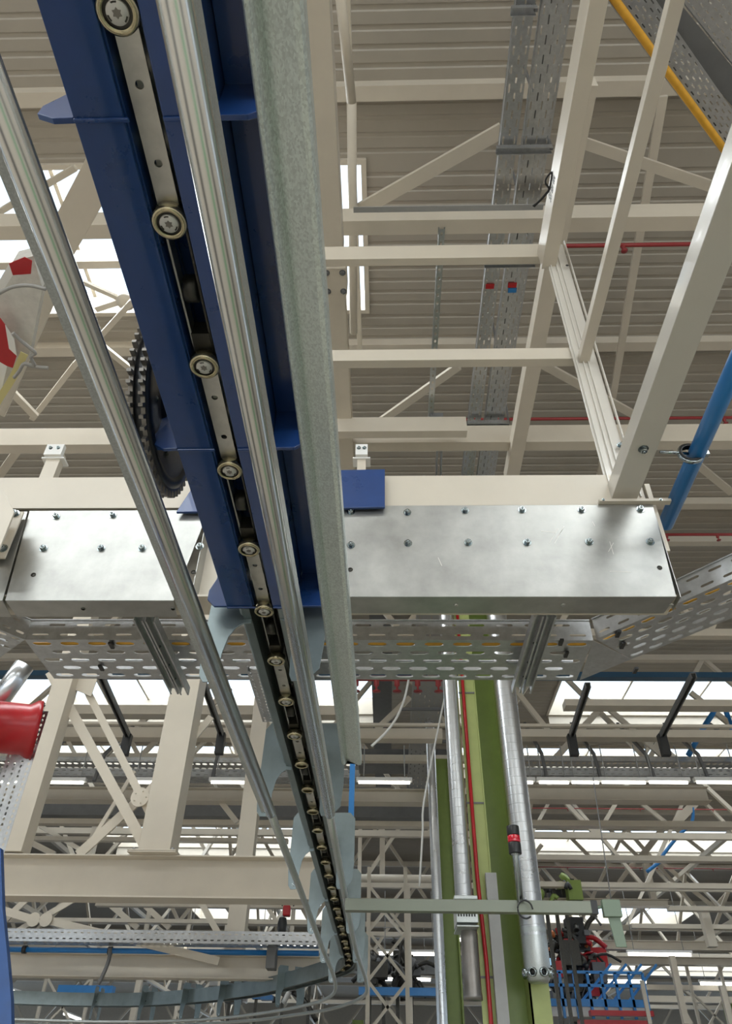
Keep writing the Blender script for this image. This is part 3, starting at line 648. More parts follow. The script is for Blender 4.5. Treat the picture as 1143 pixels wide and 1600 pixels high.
# ================================================================ cream steelwork overhead
def beam(name, label, mb, cat='beam', group=None, material=CREAM, bevel=.003): return one(name, mb, material, label, cat, group, bevel=bevel)
mb, X, w = yb(4.55, 200, 885, 911, -1.5, 2.82, .22); nb = beam('roof_beam', 'long cream beam with small black numbers on its side, overhead right of the cable trays', mb)
mb, X2, w2 = yb(6.6, 600, 817, 840, 2.4, PZ(790, 755, 6.6).y, .2); beam('roof_beam', 'cream beam carrying on beyond the top of the post, beside the high trays', mb)
mb, X3, w3 = yb(3.5, 300, 971, 991, -1, 2.8, .06); beam('roof_beam', 'slim cream square tube overhead ending halfway up the post', mb)
mb, X4, w4 = yb(2.42, 600, 1019, 1067, -1, 2.86, .10); beam('roof_beam', 'wide glossy cream beam overhead at the right, nearest to the viewer', mb, material=CREAM_G)
# post at the right end: angle section with bolt holes
A, B = PY(975, 778, YP), PY(866, 378, YP); Xp = (A.x+B.x)/2; wp = M_(40, (A+B)/2)
pt = thing('steel_post', 'cream angle section post rising from the right end of the cross beam', 'post', (Xp, YP, A.z))
mb = MB(); mb.sweep(lprof(wp*.52, .11, .008, 1, 1), [(Xp, YP, A.z), (Xp, YP, B.z)], up=(0, 1, 0)); link('angle', mb, CREAM_G, pt, bevel=.002)
mb = MB(); mb.sweep(lprof(wp*.46, .05, .008, -1, 1)[::-1], [(Xp-.004, YP+.02, A.z), (Xp-.004, YP+.02, B.z)], up=(0, 1, 0)); link('angle', mb, CREAM_G, pt, bevel=.002)
for dx, ww in ((-wp*.45, .007), (-wp*.20, .006), (-.002, .006), (wp*.45, .006)):
    mb = MB(); mb.box(Xp+dx, Xp+dx+ww, YP-.014, YP+.004, A.z, B.z); link('edge_flange', mb, CREAM_G, pt)
for px, py in ((917, 536), (966, 696)): p = PY(px, py, YP); bolt(pt, (Xp+wp*.3, YP, p.z), (0, -1, 0), .012)
for px, py in ((880, 415), (983, 753)):
    p = PY(px, py, YP); mb = MB(); mb.lathe((Xp+wp*.3, YP-.001, p.z), (0, -1, 0), [(0, 0), (.011, 0), (.011, .001), (0, .001)], 12); link('bolt_hole', mb, BLACK, pt)
a, b = PY(935, 784, YP-.03), PY(1047, 784, YP-.03)
mb = MB(); mb.box(a.x, b.x, YP-.045, YP-.012, a.z-.008, a.z+.008); ep = one('foot_plate', mb, CREAM, 'thin cream foot plate under the post on the right cover sheet', 'plate', bevel=.001)
for px in (943, 1033): p = PY(px, 784, YP-.045); bolt(ep, (p.x, YP-.045, a.z), (0, -1, 0), .005)
mb = MB(); a = PY(1008, 790, YP); b = PY(1035, 840, YP+.1); mb.box(1.318, 1.345, YP, YP+.17, cbb+.25, cbt-.06); beam('end_plate', 'cream end plate of the cross beam at its right end', mb, 'plate')
mb, *_ = xb(YP+.06, 480, 402, 862, 396, 20, .06); beam('cross_bar', 'upper cream cross bar joining the top of the post', mb, 'bar')
mb, *_ = xb(YP+.05, 495, 563, 905, 556, 17, .06); beam('cross_bar', 'lower cream cross bar joining the middle of the post', mb, 'bar')
# bolt through wide beam, and the blue pipe on its clamp
p = PZ(1006, 706, 2.40); wb = [o for o in bpy.data.objects if o.get('label', '').startswith('wide glossy')][0]; bolt(wb, (p.x, p.y, CZ+2.42), (0, 0, -1), .016)
bp = thing('compressed_air_pipe', 'bright blue pipe slanting down at the right edge, held by a clamp', 'pipe', (1.7, 2.0, CZ+2.4))
a, b = PZ(1180, 500, 2.40), PZ(1041, 815, 2.40); d_ = (b-a); mb = MB(); mb.tube([a-d_*.6, b+d_*.02], M_(29, (a+b)/2)/2*.93, 24); link('pipe', mb, BLUEL, bp)
c = PZ(1078, 709, 2.40); rr = M_(29, c)/2; dn = d_.normalized()
mb = MB(); mb.lathe(c-dn*.014, dn, [(rr*.95, 0), (rr*1.25, 0), (rr*1.25, .028), (rr*.95, .028)], 24); link('rubber_ring', mb, BLACK, bp)
mb = MB(); mb.lathe(c-dn*.008, dn, [(rr*1.2, 0), (rr*1.38, 0), (rr*1.38, .016), (rr*1.2, .016)], 24); k_ = PZ(1030, 706, 2.40); mb.tube([k_, c], .007, 8); mb.box(c.x+rr*1.3, c.x+rr*1.9, c.y-.012, c.y+.012, c.z-.012, c.z+.012); link('clamp', mb, BOLTM, bp)

# numbers painted on the long beam
def text_obj(body, name, label, cat, loc, rot, size, material, ext=.0006):
    cu = bpy.data.curves.new(name, 'FONT'); cu.body = body; cu.size = size; cu.extrude = ext; cu.align_x = 'LEFT'
    tmp = bpy.data.objects.new(name+'_tmp', cu); COL.objects.link(tmp); dg = bpy.context.evaluated_depsgraph_get(); me = bpy.data.meshes.new_from_object(tmp.evaluated_get(dg)); bpy.data.objects.remove(tmp)
    o = bpy.data.objects.new(name, me); me.materials.clear(); me.materials.append(material); COL.objects.link(o); o.location = loc; o.rotation_euler = rot; return o
nb_x0, nb_x1 = PZ(885, 200, 4.55).x, PZ(911, 200, 4.55).x
a = PZ(868, 274, 4.65); TL = PZ(866, 313, 4.65).y-a.y
tx = text_obj('200.1E0.135', 'lettering', '', '', (nb_x0-.002, a.y, CZ+4.60), (0, 0, 0), .15, BLACK)
tl_ = TL/max(.01, max(v.co.x for v in tx.data.vertices))
tx.matrix_world = Matrix(((0, 0, -1, nb_x0-.002), (tl_, 0, 0, a.y), (0, -1, 0, CZ+4.72), (0, 0, 0, 1)))
tx.parent = nb; tx.matrix_parent_inverse = Matrix.Translation(-nb.location)
# black wire loop beside it
mb = MB(); P = [PZ(x, y, 4.5) for x, y in ((832, 322), (842, 314), (852, 303), (857, 295), (852, 286), (853, 279), (861, 269), (861, 278), (859, 290), (857, 298), (849, 308), (834, 323))]; mb.tube(cr(P, 5), .006, 6); one('wire_loop', mb, BLACK, 'thin black wire looped beside the numbered beam', 'wire')

# roof level members (plane z = h), cream
mb, *_ = xb(PZ(700, 343, 7.2).y, -300, 352, 1400, 342, 20, .16, 'C'); beam('roof_beam', 'cream cross beam under the roof just above the upper cross bar', mb)
mb, *_ = xb(PZ(700, 325, 6.9).y, 552, 326, 848, 322, 4, .06, 'L'); beam('strut_channel', 'thin dark strut just above the cream cross beam under the roof', mb, 'strut', material=GREYM)
mb, *_ = xb(PZ(300, 678, 7.0).y, -300, 682, 1400, 690, 26, .16, 'box'); beam('roof_beam', 'cream cross beam under the roof seen just above the conveyor cross beam', mb)
mb, *_ = xb(PZ(620, 668, 6.6).y, 524, 669, 728, 667, 22, .12, 'box'); beam('roof_beam', 'short cream beam beside the hanging strut, high behind the cross bars', mb)
mb, X5, w5 = yb(6.2, 200, 492, 525, -2, PZ(520, 405, 6.2).y, .3); beam('roof_beam', 'broad cream beam running up the middle of the picture beside the guide rail', mb)
mb, X6, w6 = yb(6.7, 600, 521, 546, PZ(520, 425, 6.7).y, PZ(520, 760, 6.7).y, .25, 'I'); beam('roof_beam', 'narrow cream I beam carrying on below the four bolt joint plate', mb)
mb, X7, w7 = yb(8.6, 300, 548, 557, -2, PZ(550, 560, 8.6).y, .12); beam('roof_beam', 'slim cream beam along the right edge of the near skylight', mb)
mb = MB(); mb.tube([PZ(526, -60, 8.0), PZ(549, 160, 8.0)], .05, 10); mb.tube([PZ(549, 160, 8.0), PZ(552, 520, 8.0)], .05, 10); beam('roof_tube', 'thin cream tube hanging under the slim beam at the top centre', mb, 'tube', bevel=0)
a, b = PZ(504, 420, 6.45), PZ(542, 461, 6.45); jp = MB(); jp.box(a.x, b.x, a.y, b.y, CZ+6.45, CZ+6.70); j = one('joint_plate', jp, CREAM, 'square cream joint plate with four bolts in the middle of the picture', 'plate')
for tx_, ty_ in ((.15, .15), (.85, .15), (.15, .85), (.85, .85)): bolt(j, (a.x+(b.x-a.x)*tx_, a.y+(b.y-a.y)*ty_, CZ+6.45), (0, 0, -1), .022, material=GREYD)
BR = [((557, 331), (784, 203), 22, 8.7, 'cream brace slanting up to the high cable trays'), ((905, 221), (1190, 318), 16, 8.7, 'cream brace slanting down to the right edge behind the wide beam'),
      ((596, 657), (716, 572), 13, 8.7, 'cream brace slanting behind the lower cross bar'), ((836, 563), (1003, 655), 13, 8.7, 'cream brace slanting behind the post'),
      ((1003, 655), (1143, 770), 12, 8.9, 'cream brace behind the blue pipe'), ((1035, 150), (936, 745), 11, 9.5, 'thin cream brace running down the roof behind the slim square tube'),
      ((-20, 342), (118, 262), 9, 8.0, 'thin cream rod crossing the skylight at the left edge'), ((130, 441), (190, 468), 7, 9.0, 'thin rod left of the round node on the skylight'), ((150, 483), (190, 470), 9, 9.0, 'short rod below the round node on the skylight'),
      ((207, 470), (118, 568), 8, 8.6, 'thin cream rod dropping left from the skylight node'), ((120, 508), (215, 585), 9, 8.8, 'cream rod crossing behind the bright left tube'), ((118, 568), (50, 655), 8, 8.6, 'thin cream rod low at the left behind the tube'),
      ((5, 598), (55, 650), 13, 8.2, 'white angle in the corner left of the bright tube'), ((30, 700), (-20, 770), 12, 8.0, 'cream rod at the left edge above the cross beam')]
for (a, b, th, h, l) in BR: beam('roof_brace', l, hz(h, *a, *b, th, .05), 'brace', bevel=0)
mb = MB(); p = PZ(197, 470, 8.95); mb.lathe(p, (0, 0, -1), [(0, 0), (.13, 0), (.13, .05), (.05, .06), (0, .06)], 18); beam('node_disc', 'round node where thin rods meet on the skylight', mb, 'node', bevel=0)
# broad slanting members at the upper left, near
l1 = beam('roof_brace', 'broad cream box brace slanting across the skylight behind the blue track', hz(5.4, 176, 232, -20, 590, 44, .30), 'brace')
l2 = beam('roof_brace', 'second cream brace with plastic film, left of the bright tube', hz(4.6, 85, 440, 0, 640, 22, .12), 'brace')
fl = MB(); P = [PZ(x, y, 4.2) for x, y in ((20, 408), (52, 400), (66, 450), (45, 560), (18, 600), (-40, 720), (-60, 520), (-10, 470))]; c = sum(P, Vector())/len(P)
n = len(P); fl.add([p for p in P]+[p+Vector((0, 0, .12)) for p in P], [list(range(n)), list(range(n, 2*n))[::-1]]+[(k, (k+1) % n, (k+1) % n+n, k+n) for k in range(n)])
one('plastic_wrap', fl, FILM, 'wrinkled pale plastic film wrapped round the brace at the left edge', 'film')
for l, parts in (('red and white barrier tape tied at the top of the plastic film', [(RED, [(14, 412), (38, 402), (50, 408), (48, 428), (20, 430)]), (WHITE, [(-8, 450), (14, 412), (20, 430), (-4, 468)])]),
                 ('red and white barrier tape hanging at the left edge', [(RED, [(-10, 484), (8, 508), (14, 545), (11, 572), (-10, 560)]), (WHITE, [(8, 508), (22, 530), (26, 556), (14, 545)]), (RED, [(14, 545), (26, 556), (20, 575), (11, 572)]), (WHITE, [(-10, 560), (11, 572), (2, 612), (-20, 640)])])):
    r = thing('barrier_tape', l, 'tape', PZ(*parts[0][1][0], 4.10), 'barrier tape at the left edge')
    for m_, P in parts:
        P = [PZ(x, y, 4.10) for x, y in P]; mb = MB(); mb.prism([(p.x, p.y) for p in P], (0, 0, CZ+4.10), (1, 0, 0), (0, 1, 0), (0, 0, 1), .006); link('red_stripe' if m_ is RED else 'white_stripe', mb, m_, r)
mb = MB(); mb.sweep(rect(.05, .004), cr([PZ(x, y, 4.05) for x, y in ((38, 552), (20, 590), (-5, 630), (-30, 680))], 4)); one('webbing_strap', mb, TAPEY, 'pale yellow webbing strap at the left edge', 'strap')
rope = thing('tied_rope', 'grey rope knotted round the brace at the left edge', 'rope', PZ(48, 550, 4.0))
for P in (((20, 520), (30, 530), (48, 545), (55, 552), (48, 558), (54, 572), (38, 568), (30, 580), (22, 590)), ((-20, 470), (15, 450), (45, 446), (72, 452)), ((40, 569), (55, 573), (75, 575))):
    mb = MB(); mb.tube(cr([PZ(x, y, 4.0) for x, y in P], 5), .012, 8); link('rope_strand', mb, CABLEG, rope)

mb, *_ = xb(PZ(160, 405, 9.6).y, -300, 407, 500, 405, 18, .12); beam('roof_beam', 'cream bar crossing the lower part of the near skylight', mb)
# hanging perforated strut, sprinkler pipes
a, b = PZ(690, 358, 7.0), PZ(681, 660, 7.0); r = tray('strut_channel', 'slim perforated strut hanging alone left of the high cable trays', (a.x-.03, a.y, a.z), (0, b.y-a.y, 0), (M_(9, a), 0, 0), .03, 26, 1, cat='strut', lip=0, hw=.4, hh=.4)
p = PZ(681, 657, 6.95); mb = MB(); mb.box(p.x-.08, p.x+.09, p.y-.06, p.y+.06, p.z-.03, p.z+.08); one('clamp_block', mb, GREYD, 'dark clamp block at the lower end of the hanging strut', 'clamp')
mb = MB(); mb.tube([PZ(684, 660, 6.9), PZ(681, 745, 6.9)], .015, 8); mb.tube([PZ(690, 660, 6.9), PZ(688, 745, 6.9)], .015, 8); one('threaded_rod', mb, GALVT, 'pair of thin rods below the hanging strut', 'rod')
for (x0, y0, x1, y1, l, h) in ((552, 389, 1400, 377, 'thin red sprinkler pipe under the roof at the level of the upper cross bar', 9.2), (515, 655, 1400, 653, 'thin red sprinkler pipe under the roof below the lower cross bar', 9.2), (1000, 834, 1400, 836, 'thin red sprinkler pipe right of the cover sheet end', 9.2), (830, 1262, 1400, 1268, 'thin red sprinkler pipe across the right background above the third skylight', 8.6), (830, 1355, 1400, 1360, 'thin red sprinkler pipe across the right background below the third skylight', 8.4), (540, 1060, 700, 1060, 'thick red sprinkler main just behind the slotted tray', 6.5)):
    Yp = PZ((x0+x1)/2 if x1 < 1300 else 850, (y0+y1)/2, h).y; mb, xa, xb2, z, H = xb(Yp, x0, y0, x1, y1, 3.5 if y0 < 1000 else 8 if x0 < 700 else 1.6, kind='tube')
    r = one('sprinkler_pipe', mb, REDP, l, 'pipe')
    for k in range(5):
        xx = xa+(xb2-xa)*(k+.5)/5; m2 = MB(); m2.lathe((xx, Yp, z-H*.4), (0, 0, -1), [(H*.5, 0), (H*.5, H), (H*.2, H*1.2), (H*.2, H*2), (H*.8, H*2.1), (0, H*2.2)], 10); link('sprinkler_head', m2, REDP, r)

# ================================================================ steel platform frame at the left, middle distance
YA, YBm = 9.0, 13.0
mb, xa, xb2, za, Ha = xb(YA, -120, 1373, 497, 1373, 66, .30, 'I'); beam('platform_beam', 'deep cream beam at the lower left carrying two posts', mb)
ztopA = za+Ha/2
mb, xa3, xb3, zb_, Hb = xb(YBm, -120, 1508, 500, 1512, 37, .26, 'I'); beam('platform_beam', 'second deep cream beam at the lower left, below the blue pipe', mb)
ztopB = zb_+Hb/2
def post(label, Y, x0, y0, x1, y1, th, zt, feet=True, kind='box'):
    a, b = PY(x0, y0, Y), PY(x1, y1, Y); X = b.x; w = M_(th, (a+b)/2)
    r = thing('steel_post', label, 'post', (X, Y, zt))
    mb = MB(); mb.sweep(prof_of(kind, w, w*.95), [(X, Y, zt+.03), (X, Y, ZR-1.8)], up=(0, 1, 0)); link('shaft', mb, CREAM, r, bevel=.004)
    if feet:
        for k, dz in enumerate((0, .017)): mb = MB(); mb.box(X-w*.75, X+w*.75, Y-w*.7, Y+w*.7, zt+dz, zt+dz+.014); link('base_plate', mb, CREAM, r, bevel=.002)
        for sx_ in (-.6, .6): 
            for sy_ in (-.55, .55): bolt(r, (X+sx_*w, Y+sy_*w, zt+.031), (0, 0, 1), .02, material=GREYM)
    return X, w
PX1, PW1 = post('thick cream post on a bolted base plate on the deep beam at the left', YA, 300, 1060, 246, 1335, 46, ztopA)
post('cream post at the left edge standing on the deep beam', YA, 95, 1060, 22, 1335, 32, ztopA, False)
post('slim cream post standing on the farther beam behind the deep one', YBm, 415, 1110, 366, 1490, 26, ztopB)
BR2 = [((78, 1050), (231, 1330), 15, 'wide flat cream brace slanting down to the foot of the thick post'), ((124, 1056), (236, 1275), 11, 'narrow flat cream brace through the round node plate'), ((330, 1120), (222, 1248), 11, 'cream brace from behind the thick post to the round node plate'),
       ((217, 1250), (122, 1336), 15, 'cream brace from the round node plate down to the deep beam'), ((210, 1205), (130, 1335), 6, 'thin rod behind the left braces')]
for kk, (a, b, th, l) in enumerate(BR2): beam('frame_brace', l, db(PY(*a, YA+.10+.035*kk), PY(*b, YA+.10+.035*kk), th, .03), 'brace', bevel=0)
p = PY(219, 1246, YA+.06); mb = MB(); mb.lathe(p, (0, -1, 0), [(0, 0), (.115, 0), (.115, .015), (0, .015)], 24, sm=False); nd = beam('node_plate', 'round cream node plate with bolts where the left braces cross', mb, 'plate', bevel=0)
for k in range(5): bolt(nd, p+Vector((.075*math.cos(k*1.25), -.015, .075*math.sin(k*1.25))), (0, -1, 0), .008, material=CREAM)
mb = MB(); P = [PY(x, y, YA+.05) for x, y in ((92, 1035), (150, 1035), (152, 1060), (142, 1088), (118, 1078), (100, 1062))]; mb.prism([(q_.x, q_.z) for q_ in P], (0, YA+.05, 0), (1, 0, 0), (0, 0, 1), (0, 1, 0), .012); beam('node_plate', 'angular cream gusset plate at the top of the left braces', mb, 'plate', bevel=0)
BR3 = [((-10, 1418), (52, 1437), 11, 'cream bar running left from the lower double node'), ((74, 1438), (342, 1502), 11, 'long flat cream brace slanting down to the farther beam'), ((50, 1440), (-10, 1480), 8, 'cream brace dropping left from the lower double node'),
       ((70, 1432), (150, 1385), 9, 'cream brace rising right from the lower double node'), ((52, 1395), (-5, 1450), 10, 'cream brace rising under the deep beam at the left edge'), ((300, 1385), (350, 1475), 9, 'cream brace left of the slim post under the deep beam'), ((372, 1180), (330, 1060), 7, 'thin cream brace above the deep beam near the bright tube')]
for kk, (a, b, th, l) in enumerate(BR3): beam('frame_brace', l, db(PY(*a, YBm-.5+.035*kk), PY(*b, YBm-.5+.035*kk), th, .03), 'brace', bevel=0)
for px, l in ((53, 'left half of the lower double node'), (72, 'right half of the lower double node')):
    p = PY(px, 1437, YBm-.5); mb = MB(); mb.lathe(p, (0, -1, 0), [(0, 0), (.10, 0), (.10, .02), (0, .02)], 16, sm=False); beam('node_plate', 'small round cream plate, '+l, mb, 'plate', bevel=0)
# tray and blue pipe in front of the far beam
a, b = PY(-120, 1474, 12.6), PY(498, 1474, 12.6); tray('cable_tray', 'long galvanised tray running across at the lower left above the blue pipe', (a.x, 12.3, a.z), (b.x-a.x, 0, 0), (0, .3, 0), .16, 60, 2, lip=0, cables=((.3, .03, CABLEG),))
mb, xa, xb2, z, H = xb(12.7, 10, 1485, 498, 1488, 9, kind='tube'); bp2 = one('compressed_air_pipe', mb, BLUEL, 'bright blue pipe running across at the lower left above the second deep beam', 'pipe')
for px in (38, 172, 425): p = PY(px, 1486, 12.7); mb = MB(); mb.lathe((p.x-.03, 12.7, z), (1, 0, 0), [(0, 0), (H*.75, 0), (H*.75, .06), (0, .06)], 14); link('clamp', mb, BLACK, bp2)
mb = MB(); mb.tube(cr([PY(x, y, 12.5) for x, y in ((172, 1480), (170, 1500), (160, 1525), (153, 1538))], 4), .03, 8); one('power_cable', mb, GREYD, 'dark cable hanging over the second deep beam at the lower left', 'cable')
p = PY(424, 1500, 12.6); mb = MB(); mb.box(p.x-.07, p.x+.07, 12.5, 12.75, p.z-.12, p.z+.30); one('bracket', mb, GREYD, 'dark perforated bracket on the second deep beam near the conveyor', 'bracket', bevel=.01)

# red drum, perforated tray and film at the left edge
dr = thing('red_drum', 'red flanged drum at the left edge above the perforated tray', 'drum', PY(5, 1135, 6.0))
c = PY(10, 1137, 6.0); ax = Vector((1, .52, .10)).normalized(); R_ = M_(46, c)
mb = MB(); mb.lathe(c-ax*.25, ax, [(0, 0), (R_, 0), (R_, .02), (R_*.84, .05), (R_*.84, .40), (R_, .46), (R_, .50), (R_*.8, .50), (R_*.8, .46), (0, .46)], 48); link('shell', mb, RED, dr)
for k in range(16): th = k*math.pi/8; u_ = ax.cross(Vector((0, 0, 1))).normalized(); v_ = ax.cross(u_); bolt(dr, c+ax*.25+(u_*math.cos(th)+v_*math.sin(th))*R_*.92, ax, .010, material=GREYD)
mb = MB(); a, b = PY(-20, 1120, 6.3), PY(22, 1062, 6.3); mb.tube([a, b, b+(b-a)*.4], M_(16, a), 20); one('spiral_duct', mb, DUCT, 'short shiny duct elbow above the red drum at the left edge', 'duct')
a, b = PY(48, 1135, 6.2), PY(-6, 1335, 6.2); X = (a.x+b.x)/2; tray('cable_tray', 'upright perforated cable tray at the left edge below the red drum', (X-.10, 6.1, b.z-.3), (0, 0, a.z-b.z+.4), (.24, .0, 0), .001, 34, 4, lip=0, hw=.6, hh=.3)
mb = MB(); a, b = PY(8, 1330, 3.2), PY(8, 1600, 3.2); P = [PY(x, y, 3.2) for x, y in ((-60, 1320), (1, 1325), (4, 1420), (12, 1500), (17, 1560), (19, 1640), (-60, 1640))]; mb.prism([(q_.x, q_.z) for q_ in P], (0, 3.2, 0), (1, 0, 0), (0, 0, 1), (0, 1, 0), .03); one('blue_tarpaulin', mb, mat('blue_plastic', (0.008, 0.06, 0.22), .35, noise=.15, bump=.6, nscale=8), 'edge of a blue plastic tarpaulin hanging at the lower left corner', 'tarpaulin')

# ================================================================ side arm with stack light
YS = 5.6
a, b = PY(562, 1412, YS), PY(930, 1422, YS); zc = (a.z+b.z)/2; wv = M_(17, (a+b)/2)
arm = thing('side_arm', 'grey-green square strut arm reaching right from the conveyor with a dark end cap', 'arm', (a.x, YS, zc))
mb = MB(); mb.sweep([(-wv/2, -wv/2), (wv/2, -wv/2), (wv/2, wv/2), (-wv/2, wv/2), (-wv/2, wv*.18), (-wv*.42, wv*.12), (-wv*.42, -wv*.12), (-wv/2, -wv*.18)], [(a.x-.1, YS, zc), (b.x, YS, zc)]); link('profile', mb, mat('arm_grey_green', (.20, .215, .17), .4, metal=.4), arm, bevel=.002)
mb = MB(); mb.box(b.x-.035, b.x+.008, YS-wv*.55, YS+wv*.55, zc-wv*.55, zc+wv*.55); link('end_cap', mb, BLACK, arm)
mb = MB(); c1, c2 = PY(940, 1418, YS), PY(968, 1418, YS); mb.tube([(b.x, YS, zc), (c1.x, YS, zc+.01)], .010, 8); mb.box(c1.x, c2.x, YS-.03, YS+.02, zc-.055, zc+.05); q1 = PY(962, 1462, YS); mb.prism([(c1.x+.03, zc-.05), (c2.x-.01, zc-.05), (c2.x+.0, zc-.23), (c1.x+.05, zc-.23)], (0, YS, 0), (1, 0, 0), (0, 0, 1), (0, 1, 0), .01); link('limit_switch', mb, mat('grey_green_plastic', (.18, .24, .17), .4), arm, bevel=.003)
for px in (460,): pass
lt = PY(800, 1292, YS-.05); lb = PY(802, 1339, YS-.05); X = lt.x; rl = M_(9.3, lt); H3 = lt.z-lb.z
st = thing('stack_light', 'black and red signal tower light on a silver pole in front of the right duct', 'lamp', (X, YS-.06, zc))
for nm, z0, z1, m_ in (('top_module', 0, .31, BLACK), ('red_lens', .32, .54, RLENS), ('lower_module', .55, .92, BLACK)):
    mb = MB(); mb.lathe((X, YS-.06, lt.z-H3*z0), (0, 0, -1), [(0, 0), (rl, 0), (rl*1.04, H3*(z1-z0)*.1), (rl*1.04, H3*(z1-z0)*.9), (rl, H3*(z1-z0)), (0, H3*(z1-z0))], 24); link(nm, mb, m_, st)
mb = MB(); mb.lathe((X, YS-.06, lt.z-H3*.92), (0, 0, -1), [(rl*.7, 0), (rl*.5, H3*.08), (rl*.45, lt.z-H3*.92-zc-.02), (0, lt.z-H3*.92-zc-.02)], 16); link('pole', mb, BOLTM, st)
mb = MB(); mb.tube(cr([(X+.02+.05*math.cos(t), YS-.09, zc-.03+.055*math.sin(t)) for t in [k*.6 for k in range(10)]], 3), .006, 6); link('cable_loop', mb, BLACK, st)
mb = MB(); mb.tube([PY(926, 1215, YS+.3), PY(955, 1412, YS)], .004, 6); one('steel_wire', mb, GREYD, 'thin dark wire running down to the switch on the end of the side arm', 'wire')
mb = MB(); a, b = PY(545, 1180, 7.6), PY(553, 1345, 7.6); mb.sweep(rect(.055, .055), [((a.x+b.x)/2, 7.6, a.z), ((a.x+b.x)/2, 7.6, b.z)], up=(0, 1, 0)); one('compressed_air_pipe', mb, BLUEL, 'blue upright bar just right of the hanger plates', 'pipe')

# ================================================================ green column with ducts
YC = 9.6
def col_x(px, py): return PY(px, py, YC).x
g = thing('steel_column', 'light green painted steel column with a red pipe, between two spiral ducts', 'column', (col_x(760, 1400), YC, 0))
xl, xm, xr = col_x(735, 1330), col_x(762, 1330), col_x(803, 1330)
fl1, fl2 = xl, col_x(822, 1500)
mb = MB(); mb.box(xl, xm, YC, YC+.02, 0, CZ+7.2); link('flange', mb, GREENL, g)
mb = MB(); mb.box(xm, xm+.015, YC-.02, YC+.30, 0, CZ+7.2); link('web', mb, GREENL, g)
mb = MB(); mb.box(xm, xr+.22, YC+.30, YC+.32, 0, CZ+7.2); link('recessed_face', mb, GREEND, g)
mb = MB(); mb.box(xr, xr+.22, YC, YC+.02, 0, CZ+7.2); mb.box(xr, xr+.02, YC, YC+.3, 0, CZ+7.2); link('flange', mb, GREENL, g)
for zz in (PY(745, 1255, YC).z, PY(745, 1527, YC).z, PY(745, 1083, YC).z):
    mb = MB(); mb.box(xl-.01, xm+.01, YC-.012, YC, zz-.01, zz+.012); link('splice_bar', mb, GREYD, g)
xg = col_x(772, 1450); mb = MB(); zt = PY(768, 1367, YC).z; mb.sweep(cprof(.13, .09, .006), [(xg, YC-.06, 0), (xg, YC-.06, zt)], up=(0, 1, 0)); one('cable_channel', mb, GREYM, 'grey open steel channel up the front of the light green column', 'channel', origin=(xg, YC-.06, 0))
xrp = col_x(751, 1400); mb = MB(); mb.tube([(xrp-.03, YC-.03, CZ+7.2), (xrp-.03, YC-.03, 3.9), (xrp, YC-.03, 3.0), (xrp, YC-.03, 0)], .024, 10); rp = one('water_pipe', mb, RED, 'thin red pipe running down the light green column', 'pipe', origin=(xrp, YC, 0))
def duct(label, Y, px0, py0, px1, py1, wpx, zend, name='spiral_duct'):
    a, b = PY(px0, py0, Y), PY(px1, py1, Y); X = (a.x+b.x)/2; R0 = M_(wpx, (a+b)/2)/2
    r = thing(name, label, 'duct', (X, Y, zend)); mb = MB(); prof = []; z = 0; ztop = CZ+7.4
    n = int((ztop-zend)/.11)
    for k in range(n): zz = k*.11; prof += [(R0, zz), (R0, zz+.098), (R0*1.015, zz+.100), (R0*1.015, zz+.108)]
    prof.append((R0, n*.11)); mb.lathe((X, Y, zend), (0, 0, 1), prof, 48, sm=False); link('spiral_pipe', mb, DUCT, r)
    return r, X, R0
zR = PY(835, 1543, YC).z; zL = PY(720, 1455, YC).z
r, X, R0 = duct('wide spiral duct with nozzle head right of the light green column', YC-.25, 795, 1100, 832, 1490, 36, zR+.45)
mb = MB(); mb.lathe((X, YC-.25, zR+.03), (0, 0, 1), [(R0*.8, 0), (R0*1.0, .06), (R0*1.0, .44), (R0*1.02, .50)], 32); mb.lathe((X, YC-.25, zR+.03), (0, 0, -1), [(R0*.8, 0), (R0*.7, .02), (0, .02)], 32); link('perforated_sleeve', mb, GALV, r)
for k in range(8):
    th = k*math.pi/4+.25; dv = Vector((math.cos(th), math.sin(th), -.15)).normalized(); c = Vector((X, YC-.25, zR+.12))+dv*R0*.95
    mb = MB(); mb.lathe(c, dv, [(.045, 0), (.045, .035), (.033, .04), (.033, .01), (0, .01)], 16); nz = link('nozzle', mb, BOLTM, r); mb = MB(); mb.lathe(c+dv*.012, dv, [(0, 0), (.032, 0), (.032, .002), (0, .002)], 12); link('nozzle_throat', mb, BLACK, nz)
for k in range(10):
    for j in range(5):
        th = -math.pi/2+(k-4.5)*.22+(.11 if j % 2 else 0); dv = Vector((math.cos(th), math.sin(th), 0))
r, X, R0 = duct('narrower spiral duct left of the light green column, ending in a grille box', YC-.1, 709, 1100, 721, 1430, 25, zL+.25)
mb = MB(); mb.box(X-R0*1.15, X+R0*1.25, YC-.32, YC+.1, zL+.03, zL+.26); mb.box(X-R0*1.3, X+R0*1.3, YC-.36, YC+.1, zL+.26, zL+.30); mb.box(X-R0*1.2, X+R0*1.25, YC-.36, YC+.1, zL-.02, zL+.0); link('grille_box', mb, GALV, r, bevel=.006)
for j in range(2):
    for k in range(7): mb = MB(); mb.box(X-R0*1.0+k*R0*.3, X-R0*.82+k*R0*.3, YC-.324, YC-.319, zL+.09+j*.09, zL+.13+j*.09); link('grille_slot', mb, BLACK, r)
zB = PY(728, 1562, YC).z
